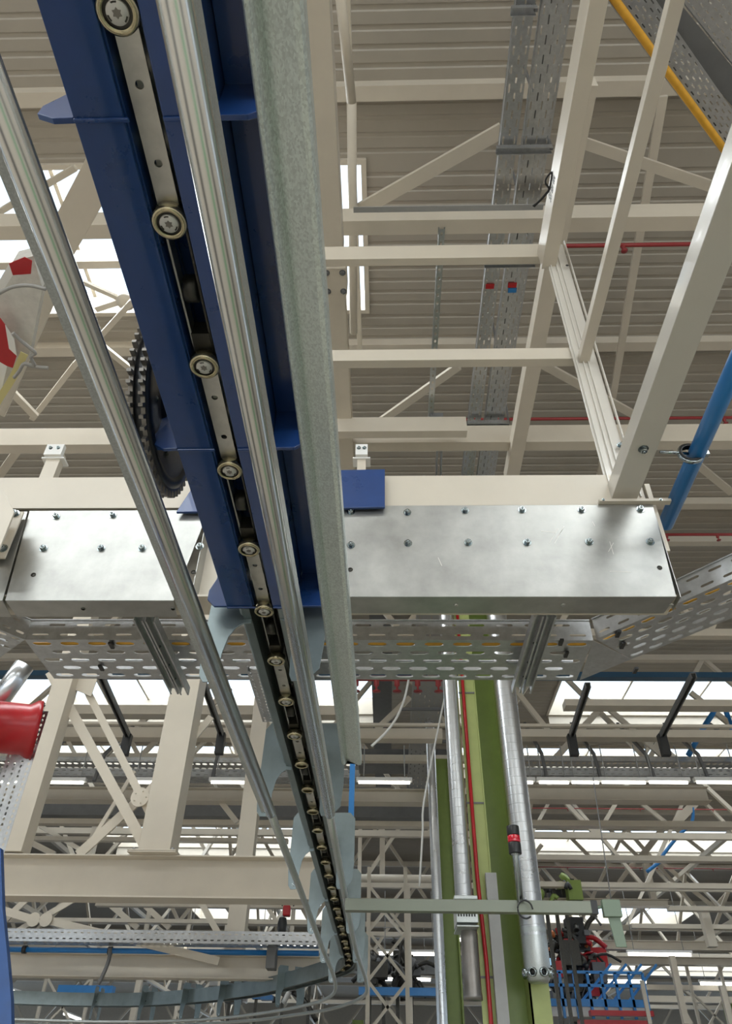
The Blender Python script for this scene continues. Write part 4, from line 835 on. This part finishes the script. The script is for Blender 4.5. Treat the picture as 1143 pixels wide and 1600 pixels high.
mb = MB(); mb.lathe((X+.03, YC-.12, zL-.02), (0, 0, -1), [(R0*.9, 0), (R0*.95, .03), (R0*.95, zL-zB-.08), (R0*1.02, zL-zB-.04), (R0*1.02, zL-zB), (R0*.7, zL-zB), (0, zL-zB-.05)], 28); link('silencer', mb, mat('dull_steel', (.30, .28, .26), .35, metal=.8, noise=.2, nscale=3), r)
# second, farther green column
Y2 = 17.0; a = PY(700, 1420, Y2); mb = MB(); w = M_(28, a); mb.sweep(iprof(w, w, .03, .03), [(a.x, Y2, 0), (a.x, Y2, CZ+6.6)], up=(1, 0, 0)); one('steel_column', mb, GREEND, 'darker green column farther back, left of the light green one', 'column', origin=(a.x, Y2, 0))
duct('thin spiral duct on the farther green column', Y2-.5, 680, 1290, 688, 1590, 16, .3)
for px, Yc, l in ((1136, 44, 'dark green column at the lower right edge'), (560, 40, 'far green column right of the hanger plates')):
    a = PY(px, 1560, Yc); mb = MB(); mb.sweep(iprof(.5, .5, .03, .03), [(a.x, Yc, 0), (a.x, Yc, CZ+(4.9 if Yc > 41 else 3.5))], up=(1, 0, 0)); one('steel_column', mb, GREEND, l, 'column', origin=(a.x, Yc, 0))

# ================================================================ far roof structure
def transverse(name, label, h, y0, y1, th, x0, x1, depth=None, kind='box', material=CREAM, cat='beam', group=None):
    xm = (x0+x1)/2; Yp = PZ(min(max(xm, 0), 1143), (y0+y1)/2, h).y
    mb, xa, xb2, z, H = xb(Yp, x0, y0, x1, y1, th, depth, kind); return one(name, mb, material, label, cat, group), Yp, z, H
T = [ # h, y at left, y at right, thickness, x0, x1, depth, profile, label
 (7.0, 1113, 1113, 14, -80, 560, .3, 'box', 'bright cream beam lit by the skylight just behind the slotted tray, left part'),
 (7.0, 1098, 1108, 10, 880, 1400, .3, 'box', 'bright cream beam lit by the skylight just behind the slotted tray, right part'),
 (6.4, 1146, 1154, 12, 800, 1400, .25, 'box', 'brownish cream beam above the far grating tray, right part'),
 (6.4, 1148, 1148, 16, -80, 690, .25, 'box', 'brownish cream beam above the far grating tray, left part'),
 (6.2, 1133, 1133, 4, -80, 1400, .08, 'box', 'thin pale rail between the first two far beams'),
 (6.0, 1246, 1242, 20, -80, 692, .35, 'I', 'broad cream beam below the lamp row, left and centre'),
 (6.0, 1241, 1244, 22, 815, 1105, .35, 'I', 'broad cream beam below the lamp row, right of the ducts'),
 (6.0, 1285, 1288, 8, -80, 692, .25, 'box', 'slim cream truss chord above the third skylight, left and centre'),
 (6.0, 1288, 1292, 9, 820, 1400, .25, 'box', 'slim cream truss chord above the third skylight, right part'),
 (5.9, 1312, 1312, 6, -80, 450, .2, 'box', 'thin cream beam across the left just above the deep beam'),
 (5.6, 1372, 1374, 13, 562, 712, .35, 'tube', 'round cream pipe beam left of the farther green column'),
 (5.6, 1341, 1346, 8, 820, 1400, .25, 'box', 'brown shaded beam across the right background, first below the third skylight'),
 (5.6, 1383, 1388, 8, 820, 1400, .25, 'box', 'brown shaded beam across the right background, second below the third skylight'),
 (5.2, 1410, 1412, 11, 812, 1043, .35, 'I', 'grey cream crane beam behind the side arm'),
 (5.2, 1420, 1424, 7, 1043, 1400, .25, 'box', 'white beam at the right edge level with the side arm'),
 (5.0, 1448, 1452, 7, 985, 1400, .25, 'box', 'pale beam right of the switch on the side arm'),
 (4.8, 1476, 1484, 14, 935, 1400, .4, 'I', 'broad grey cream beam at the right above the upper lamp'),
 (4.6, 1502, 1506, 12, 945, 1400, .4, 'I', 'broad pale beam at the right below the upper lamp'),
 (4.4, 1462, 1462, 5, 0, 500, .2, 'box', 'thin cream beam seen above the long tray at the lower left'),
 (4.4, 1440, 1440, 6, 60, 500, .2, 'box', 'cream beam between the two deep beams at the left'),
 (4.4, 1416, 1416, 5, 150, 500, .2, 'box', 'slim cream beam just below the deep beam'),
 (4.2, 1545, 1547, 8, 1010, 1400, .3, 'box', 'cream beam at the right edge below the lamps'),
 (4.2, 1562, 1566, 10, 1010, 1400, .3, 'box', 'lowest cream beam at the right edge'),
 (5.2, 1460, 1460, 6, 575, 700, .2, 'box', 'cream beam left of the farther duct under the side arm'),
]
for h, y0, y1, th, x0, x1, dp, kd, l in T: transverse('roof_beam', l, h, y0, y1, th, x0, x1, dp, kd)
# dark ventilation trunk across the left and centre
transverse('ventilation_trunk', 'long dark grey ventilation trunk across the left background', 6.6, 1268, 1270, 26, -80, 690, .8, 'box', GREYD, 'duct')
transverse('ventilation_trunk', 'dark grey trunk behind the cable ladder right of the conveyor', 7.6, 1190, 1190, 26, 556, 700, .6, 'box', GREYD, 'duct')
mb = MB(); a, b = PZ(580, 1055, 8.6), PZ(612, 1055, 8.6); mb.box(a.x, b.x, a.y-3, a.y+8, CZ+8.6, CZ+9.3); one('ventilation_trunk', mb, GREYD, 'dark grey upright looking trunk right of the end of the guide rail', 'duct')
transverse('ventilation_trunk', 'dark blue beam behind the slotted tray above the skylight', 8.2, 1056, 1056, 8, -80, 1400, .2, 'box', mat('dark_blue_beam', (.03, .09, .16), .4), 'beam')

# W trusses spanning the hall
def truss(label, Y, hb, htop, bay, x0, x1, tc, td, phase=0.0, material=CREAM):
    r = thing('roof_truss', label, 'truss', ((x0+x1)/2, Y, CZ+hb), 'roof trusses across the hall')
    for z, nm in ((hb, 'bottom_chord'), (htop, 'top_chord')):
        mb = MB(); mb.sweep(rect(tc, tc), [(x0, Y, CZ+z), (x1, Y, CZ+z)]); link(nm, mb, material, r)
    x = x0+phase; up = True; k = 0
    while x+bay <= x1 and k < 60:
        a = Vector((x, Y, CZ+(hb if up else htop))); b = Vector((x+bay, Y, CZ+(htop if up else hb)))
        mb = MB(); mb.sweep(rect(td, td), [a, b], up=(0, 1, 0)); link('diagonal', mb, material, r); x += bay; up = not up; k += 1
    return r
TR = [(12.6, 7.4, 9.7, 1.5, 'nearest roof truss, mostly hidden by the slotted tray'), (17.8, 6.9, 9.7, 2.1, 'roof truss just beyond the first far skylight band'), (22.9, 6.6, 9.6, 2.4, 'roof truss between the first and second far skylight bands'),
      (27.3, 6.2, 9.6, 2.4, 'roof truss beyond the second far skylight band'), (32.2, 5.9, 9.6, 2.6, 'roof truss just before the third far skylight band'), (38.2, 5.9, 9.6, 2.7, 'roof truss just beyond the third far skylight band'),
      (55.5, 5.8, 9.5, 3.2, 'roof truss beyond the fourth far skylight band'), (78.0, 5.4, 9.5, 3.4, 'farthest roof truss at the end of the hall')]
for Y, hb, htp, bay, l in TR: truss(l, Y, hb, htp, bay, -Y*.62-4, Y*.62+5, .14+Y*.0012, .09+Y*.001, random.random()*bay)
# lattice girders running down the hall
def lattice(label, X, y0, y1, hb, htp, bay):
    r = thing('lattice_girder', label, 'girder', (X, (y0+y1)/2, CZ+hb), 'lattice girders down the hall')
    for z, nm in ((hb, 'bottom_chord'), (htp, 'top_chord')):
        mb = MB(); mb.sweep(rect(.16, .16), [(X, y0, CZ+z), (X, y1, CZ+z)]); link(nm, mb, CREAM, r)
    y = y0; up = True
    while y+bay <= y1:
        a = Vector((X, y, CZ+(hb if up else htp))); b = Vector((X, y+bay, CZ+(htp if up else hb)))
        mb = MB(); mb.sweep(rect(.10, .10), [a, b], up=(1, 0, 0)); link('diagonal', mb, CREAM, r); y += bay; up = not up
for X, l in ((-13.0, 'lattice girder left of the third skylight'), (-5.6, 'lattice girder left of the conveyor'), (12.4, 'lattice girder in the right background')):
    lattice(l, X, 23, 80, 5.7, 8.2, 3.4)
# upright lattice mast seen left of the farther duct
def mast(label, px, Y, wpx, h0, h1):
    a = PY(px, 1480, Y); w = M_(wpx, a); r = thing('lattice_mast', label, 'mast', (a.x, Y, CZ+h0))
    for s_ in (-1, 1): mb = MB(); mb.sweep(rect(.10, .10), [(a.x+s_*w/2, Y, CZ+h0), (a.x+s_*w/2, Y, CZ+h1)], up=(0, 1, 0)); link('upright', mb, CREAM, r)
    z = h0; s_ = 1
    while z+w*1.1 < h1:
        for q_ in (1, -1): mb = MB(); mb.sweep(rect(.07, .07), [(a.x-q_*w/2, Y, CZ+z), (a.x+q_*w/2, Y, CZ+z+w*1.1)], up=(0, 1, 0)); link('cross_brace', mb, CREAM, r)
        z += w*1.1
mast('tall cream lattice mast just right of the hanger plates', 605, 21, 60, -1.6, 5.2)
mast('cream lattice mast at the lower right background', 1090, 33, 50, -1.6, 5.0)
mast('cream lattice mast behind the curved track', 320, 27, 60, -1.6, 5.0)
mast('cream lattice mast in the lower left background', 120, 30, 70, -1.6, 5.0)
# cream hanger posts, tubes and braces seen one by one
V = [(26.0, 596, 1255, 598, 1370, 8, 'round cream drop tube below the broad beam left of the green column'), (24, 636, 1385, 640, 1600, 9, 'cream upright left of the farther duct'), (30, 1010, 1350, 1020, 1412, 9, 'cream drop post behind the side arm'),
     (26, 1098, 1425, 1113, 1480, 13, 'white drop post at the right edge'), (22, 1045, 1494, 1075, 1600, 9, 'slim white post in the right background'), (24, 1125, 1540, 1143, 1600, 8, 'slim white post at the bottom right corner'), (24, 560, 1270, 562, 1500, 6, 'thin cream upright beside the hanger plates'),
     (22, 148, 1290, 143, 1340, 11, 'cream drop post behind the braces at the left'), (30, 460, 1385, 455, 1480, 6, 'thin cream upright behind the slim post'), (30, 236, 1385, 228, 1480, 6, 'thin cream upright below the deep beam'), (26, 215, 1525, 210, 1600, 9, 'cream upright below the second deep beam'), (34, 300, 1385, 292, 1480, 5, 'very thin cream upright below the deep beam')]
for Y, x0, y0, x1, y1, th, l in V: mb, *_ = vb(Y, x0, y0, x1, y1, th); beam('drop_post', l, mb, 'post', bevel=0)
D = [(17, (940, 1104), (868, 1184), 9, 'bright cream brace forming the left leg of an inverted V in the right background'), (17, (944, 1102), (1062, 1206), 8, 'bright cream brace forming the right leg of an inverted V in the right background'),
     (17, (246, 1106), (162, 1182), 8, 'bright cream brace forming the left leg of an inverted V at the left'), (17, (250, 1104), (296, 1168), 8, 'bright cream brace forming the right leg of an inverted V at the left'),
     (16, (800, 1072), (858, 1145), 8, 'brown shaded brace just right of the right duct'), (16, (1078, 1082), (1160, 1148), 8, 'brown shaded brace at the right edge'), (16, (640, 1090), (588, 1140), 8, 'brown brace left of the cable ladder'), (16, (360, 1075), (300, 1130), 8, 'brown brace behind the left bright tube'),
     (22, (560, 1250), (592, 1282), 6, 'cream truss web left of the drop tube'), (22, (620, 1252), (598, 1282), 6, 'cream truss web right of the drop tube'),
     (24, (1002, 1256), (1048, 1292), 6, 'slim cream truss web in the right background'), (24, (1095, 1244), (1050, 1292), 12, 'broad cream truss web in the right background'), (20, (830, 1240), (820, 1292), 10, 'cream web next to the right duct'),
     (32, (875, 1292), (920, 1338), 5, 'brown brace crossing the third skylight, first from the green column'), (32, (950, 1294), (998, 1340), 5, 'brown brace crossing the third skylight, second from the green column'), (32, (1055, 1296), (1110, 1340), 5, 'brown brace crossing the third skylight near the right edge'), (32, (1034, 1296), (1000, 1340), 9, 'broad brown brace below the third skylight'),
     (34, (867, 1346), (904, 1380), 5, 'bright strip brace below the third skylight, nearest the duct'), (34, (908, 1386), (928, 1404), 5, 'short bright strip brace above the crane beam'), (34, (990, 1347), (966, 1380), 6, 'bright strip brace leaning left in the right background'), (34, (962, 1388), (948, 1404), 6, 'short bright brace leaning left above the crane beam'),
     (34, (1032, 1346), (1074, 1382), 6, 'bright strip brace leaning right in the right background'), (34, (1080, 1390), (1114, 1417), 6, 'bright brace ending at the right hand white beam'), (34, (1140, 1390), (1117, 1417), 5, 'short bright brace at the right edge'), (34, (835, 1335), (846, 1320), 6, 'short bright brace beside the signal tower'),
     (40, (940, 1452), (905, 1490), 5, 'thin brace under the fourth skylight'), (26, (1002, 1532), (1015, 1600), 6, 'thin slanting white post in the lower right'), (26, (1062, 1570), (1080, 1600), 5, 'thin white leg in the lower right corner'), (24, (600, 1426), (628, 1460), 4, 'thin lattice bar under the side arm'), (24, (598, 1426), (576, 1455), 4, 'thin lattice bar under the side arm next to the conveyor'),
     (20, (35, 1310), (85, 1335), 8, 'cream brace behind the left edge post'), (20, (228, 1255), (265, 1285), 8, 'cream web behind the round node plate'), (18, (335, 1240), (370, 1285), 8, 'cream web left of the slim post'), (22, (62, 1290), (140, 1336), 6, 'double strut behind the wide flat brace'), (24, (210, 1400), (265, 1450), 8, 'cream strut under the deep beam'), (24, (150, 1395), (215, 1450), 8, 'grey strut crossing under the deep beam'), (24, (400, 1390), (445, 1460), 6, 'cream strut right of the slim post'), (28, (390, 1530), (440, 1560), 5, 'thin brace above the curved track')]
for Y, a, b, th, l in D: beam('truss_brace', l, db(PY(*a, Y), PY(*b, Y), th, .08), 'brace', bevel=0)

# far trays with their hangers, lamp row
def far_tray(label, h, y, x0, x1, w, sh, cells, **k):
    a = PZ((x0+x1)/2, y, h); xa, xb_ = PY(x0, y, a.y).x, PY(x1, y, a.y).x
    return tray('cable_tray', label, (xa, a.y, a.z), (xb_-xa, 0, 0), (0, w, 0), sh, cells, 4, lip=0, **k), a.y, a.z
for x0, x1, s_ in ((-80, 560, 'left part'), (812, 1400, 'right part')):
    far_tray('grey grating tray across the background above the lamp row, '+s_, 6.3, 1190, x0, x1, 1.1, .1, 60, hw=.7, hh=.4)
    o_, Yt, zt = far_tray('dark open tray across the background just above the lamp row, '+s_, 5.6, 1213, x0, x1, .4, .16, 50, material=GREYM)
    n = 7
    for k in range(n):
        px = x0+(x1-x0)*(k+.5)/n; p = PY(px, 1213, Yt-.1); r = MB(); r.sweep(rect(.06, .06), [(p.x, Yt-.1, zt-.15), (p.x, Yt+.1, zt+.5), (p.x, Yt+1.5, zt+1.8)], up=(1, 0, 0))
        one('tray_hanger', r, GREYD, 'dark bent hanger of the far open tray, %s from the left in the %s' % (['first', 'second', 'third', 'fourth', 'fifth', 'sixth', 'seventh'][k], s_), 'bracket', 'hangers of the far open tray')
def lamp(label, x0, y0, x1, y1, h, th=5, group='fluorescent lamps', ext=0):
    p, q_ = PZ(x0, y0, h), PZ(x1, y1, h); Y = (p.y+q_.y)/2; a, b = PY(x0, y0, Y), PY(x1, y1, Y); z = (a.z+b.z)/2; H = max(.05, M_(th, a))
    r = thing('fluorescent_lamp', label, 'lamp', ((a.x+b.x)/2, Y, z), group)
    mb = MB(); mb.box(a.x-.05-ext, b.x+.05+ext, Y-.06, Y+.06, z+H*.5, z+H*.5+.07); link('housing', mb, WHITE, r)
    mb = MB(); mb.tube([(a.x, Y, z), (b.x, Y, z)], H*.5, 10); link('glowing_tube', mb, LAMPE, r)
    for s_ in (.1, .9): mb = MB(); xx = a.x+(b.x-a.x)*s_; mb.tube([(xx, Y, z+H*.5+.07), (xx, Y, CZ+6.2)], .012, 6); link('suspension_wire', mb, GREYM, r)
ls = [(592, 1491, 686, 1490, 'upper lit lamp just right of the hanger plates'), (592, 1530, 672, 1531, 'lower lit lamp just right of the hanger plates'), (981, 1490, 1079, 1493, 'lit lamp under the broad beam at the right'), (925, 1532, 1009, 1535, 'lit lamp just above the blue platform'),
      (1094, 1537, 1180, 1538, 'lit lamp cut by the right edge of the picture'), (250, 1475, 302, 1475, 'lit lamp seen above the blue pipe at the lower left'), (400, 1476, 495, 1482, 'lit lamp above the blue pipe beside the conveyor'), (700, 1468, 735, 1469, 'small lit lamp hidden behind the columns')]
for x0, y0, x1, y1, l in ls: lamp(l, x0, y0, x1, y1, 4.3, 4.5)
for px, py, qx, qy, l in ((853, 1578, 868, 1566, 'short lit lamp end near the foot of the right duct'), (100, 1584, 126, 1594, 'slanting lit lamp below the curved track at the left'), (6, 1546, 30, 1553, 'lit lamp at the lower left corner'), (862, 1586, 852, 1600, 'tiny lit lamp at the bottom edge right of the column')):
    A, B = PZ(px, py, 3.6), PZ(qx, qy, 3.6); r = thing('fluorescent_lamp', l, 'lamp', (A+B)/2, 'fluorescent lamps'); mb = MB(); mb.tube([A, B], .05, 8); link('glowing_tube', mb, LAMPE, r)
    mb = MB(); u = Vector((0, 0, .09)); mb.sweep(rect(.1, .06), [A+u, B+u]); link('housing', mb, WHITE, r)
row = [(812, 832), (842, 888), (893, 935), (940, 1008), (1014, 1074), (1088, 1160), (1180, 1250), (0, 60), (66, 130), (205, 262), (330, 400), (560, 640)]
for k, (x0, x1) in enumerate(row): lamp('white lamp tube in the far row under the open tray, %s' % ['first right of the ducts', 'second right of the ducts', 'third right of the ducts', 'fourth right of the ducts', 'fifth right of the ducts', 'sixth right of the ducts', 'seventh right of the ducts', 'first from the left edge', 'second from the left edge', 'third from the left edge', 'fourth from the left edge', 'right of the conveyor'][k], x0, 1222, x1, 1224, 5.4, 2.0, 'lamp row under the far open tray')

# dark slanting struts that hold the far structure just behind the slotted tray
for k, (a, b, l) in enumerate((((152, 1043), (200, 1150), 'black strut hanging below the slotted tray at the left'), ((316, 1062), (346, 1148), 'black strut hanging just left of the conveyor'), ((918, 1070), (892, 1150), 'dark strut hanging below the slotted tray at the right'), ((1083, 1055), (1033, 1150), 'dark strut hanging near the right edge'))):
    A, B = PZ(*a, 5.2), PZ(*b, 5.2); r = thing('hanging_strut', l, 'strut', B)
    mb = MB(); mb.sweep(cprof(.085, .085, .01, .02, -1), [A, B]); link('channel', mb, GREYD, r)
    mb = MB(); mb.box(B.x-.07, B.x+.07, B.y-.06, B.y+.06, B.z-.35, B.z+.02); link('hook_end', mb, BLACK, r)
# cable ladder running away behind the slotted tray
a, b = PZ(643, 1100, 7.3), PZ(690, 1100, 7.3); y1 = PZ(660, 1238, 7.3).y
tray('cable_ladder', 'double grey cable ladder running away between the conveyor and the green column', (a.x, 8, a.z), (0, y1-8, 0), (b.x-a.x, 0, 0), .1, 40, 6, lip=0, material=GREYM, cat='cable tray', hw=.4, hh=.2)
for k, py in enumerate((1108, 1158, 1190, 1238)):
    A, B = PZ(625, py, 7.2), PZ(705, py, 7.2); mb = MB(); mb.sweep(rect(.06, .06), [(A.x, A.y, A.z), (B.x, A.y, A.z)]); one('tray_support', mb, GREYD, 'thin dark cross rail under the double cable ladder, %s from the top' % ['first', 'second', 'third', 'fourth'][k], 'bracket', 'cross rails under the cable ladder')
mb = MB(); mb.tube(cr([PY(x, y, 12) for x, y in ((638, 1062), (632, 1090), (620, 1120), (602, 1145), (580, 1166))], 5), .022, 6); one('power_cable', mb, WHITE, 'loose pale cable sagging right of the guide rail end', 'cable')
mb = MB(); mb.tube(cr([PY(x, y, 12) for x, y in ((700, 1062), (664, 1240), (660, 1300), (655, 1385))], 5), .016, 6); one('power_cable', mb, WHITE, 'pale cable hanging down left of the spiral duct', 'cable')
# blue hoses hanging in the right background
mb = MB(); mb.tube(cr([PY(x, y, 16) for x, y in ((1075, 1180), (1100, 1135), (1122, 1103), (1128, 1100), (1136, 1118), (1160, 1190))], 4), .06, 8); one('air_hose', mb, BLUEL, 'bright blue hose looped over a beam near the right edge', 'hose')
mb = MB(); mb.tube(cr([PY(x, y, 24) for x, y in ((1082, 1262), (1080, 1285), (1060, 1305), (1036, 1335), (1032, 1345), (1010, 1362))], 4), .05, 8); one('air_hose', mb, BLUEL, 'dark blue hose draped over the truss in the right background', 'hose')
# chain hoist
hp = PY(448, 1425, 15.5); r = thing('chain_hoist', 'small red chain hoist hanging on two chains left of the conveyor', 'hoist', hp)
mb = MB(); mb.box(hp.x-.07, hp.x+.07, 15.4, 15.56, hp.z-.08, hp.z+.10); link('hoist_body', mb, RED, r, bevel=.02)
mb = MB(); mb.lathe((hp.x-.07, 15.5, hp.z-.1), (0, 0, -1), [(.07, 0), (.09, .1), (.06, .38), (0, .4)], 12); link('chain_bag', mb, BLACK, r)
for dx in (-.1, .12): mb = MB(); mb.tube([(hp.x+dx, 15.5, hp.z+.1), (hp.x+dx, 15.5, hp.z+.9)], .012, 6); link('chain', mb, BLACK, r)

# ================================================================ blue platform with machinery, right background
Yp = 27.0
def pp(x, y, Y=Yp): return PY(x, y, Y)
pl = thing('maintenance_platform', 'blue steel platform with railings full of machinery, right background', 'platform', pp(930, 1572))
a, b = pp(835, 1560), pp(1014, 1577); z1_, z0_ = pp(930, 1561).z, pp(930, 1573).z
mb = MB(); mb.box(a.x, b.x, Yp, Yp+3, z0_, z1_); link('deck_edge', mb, BLUEL, pl)
mb = MB(); mb.box(a.x-1, b.x, Yp+.1, Yp+3, z0_-.25, z0_); link('deck_underside', mb, WHITE, pl)
zt = pp(930, 1519).z
for k in range(9): x = a.x+(b.x-a.x)*k/8; mb = MB(); mb.box(x-.04, x+.04, Yp, Yp+.08, z0_-.3, zt); link('railing_post', mb, BLUEL, pl)
for z in (zt, (zt+z1_)/2): mb = MB(); mb.box(a.x, b.x, Yp, Yp+.07, z-.04, z+.04); link('handrail', mb, BLUEL, pl)
for k in range(4): x = a.x+(b.x-a.x)*(.45+k*.14); mb = MB(); mb.sweep(rect(.07, .07), [(x, Yp+.5, z1_), (x+1.1, Yp+.5, zt+.3)], up=(0, 1, 0)); link('stair_rail', mb, BLUEL, pl)
for (x0, y0, x1, y1, l) in ((922, 1578, 1022, 1588, 'upper long red beam below the blue platform'), (904, 1593, 1012, 1602, 'lower long red beam at the bottom edge')):
    A, B = pp(x0, y0, 26), pp(x1, y1, 26); mb = MB(); mb.box(A.x, B.x, 26, 26.3, B.z, A.z); one('red_beam', mb, RED, l, 'beam')
rm = random.Random(3)
def machine(label, x0, x1, y0, y1, Y, n, cols):
    base = pp((x0+x1)/2, y1, Y); r = thing('production_machine', label, 'machine', base)
    for k in range(n):
        x = rm.uniform(x0, x1); y = rm.uniform(y0, y1); c = pp(x, y, Y+rm.uniform(0, 1.6)); s_ = rm.uniform(.06, .28); m_ = rm.choice(cols); mb = MB(); t = rm.random()
        if t < .35: mb.box(c.x-s_, c.x+s_, c.y-s_, c.y+s_, c.z-s_*rm.uniform(.4, 1.6), c.z+s_*rm.uniform(.4, 1.6)); nm = 'housing_box'
        elif t < .75: d_ = Vector((rm.uniform(-1, 1), rm.uniform(-.4, .4), rm.uniform(-1, 1)))*rm.uniform(.3, 1.3); mb.tube(cr([c, c+d_*.5+Vector((0, 0, .15)), c+d_], 3), rm.uniform(.03, .09), 8); nm = 'pipe_run'
        else: mb.lathe(c, (rm.uniform(-1, 1), rm.uniform(-1, 0), .3), [(0, 0), (s_, 0), (s_, s_*.8), (s_*.6, s_), (0, s_)], 14); nm = 'motor'
        link(nm, mb, m_, r)
    for k in range(4): x = pp(x0+(x1-x0)*(k+.5)/4, y1, Y).x; mb = MB(); mb.box(x-.05, x+.05, Y+.9, Y+1.0, 0, pp(x0, y0, Y).z); link('frame_post', mb, DARK, r)
machine('dark machine with red and green pipes on the blue platform', 850, 935, 1455, 1560, 27.6, 90, [DARK, DARK, DARK, RED, BLACK, BLACK, GREYD, ORANGE])
machine('dark machine behind the mast right of the hanger plates', 565, 655, 1500, 1545, 24, 44, [DARK, GREYD, BLACK, DARK])
machine('far machine with pipes below the second deep beam at the left', 330, 500, 1525, 1560, 30, 34, [GREYM, WHITE, DARK, BLUEL])
machine('cluttered green machine at the level of the crane beam', 838, 900, 1375, 1405, 24, 16, [GREEND, GREYD, BLACK])
sc = thing('control_screen', 'small lit control screen on the machine right of the duct', 'screen', pp(855, 1505, 26.8)); A, B = pp(851, 1497, 26.8), pp(861, 1508, 26.8)
mb = MB(); mb.box(A.x-.05, B.x+.05, 26.8, 26.9, B.z-.05, A.z+.05); link('case', mb, BLACK, sc); mb = MB(); mb.box(A.x, B.x, 26.79, 26.8, B.z, A.z); link('display', mb, SCRE, sc)
for x0, x1, y, l in ((560, 700, 1548, 'blue walkway beam left of the green column'), (90, 175, 1545, 'blue conveyor beam below the second deep beam at the left')):
    A, B = PY(x0, y, 23), PY(x1, y+1, 23); mb = MB(); mb.box(A.x, B.x, 23, 23.3, A.z-.09, A.z+.09); one('walkway_beam', mb, BLUEL, l, 'beam')
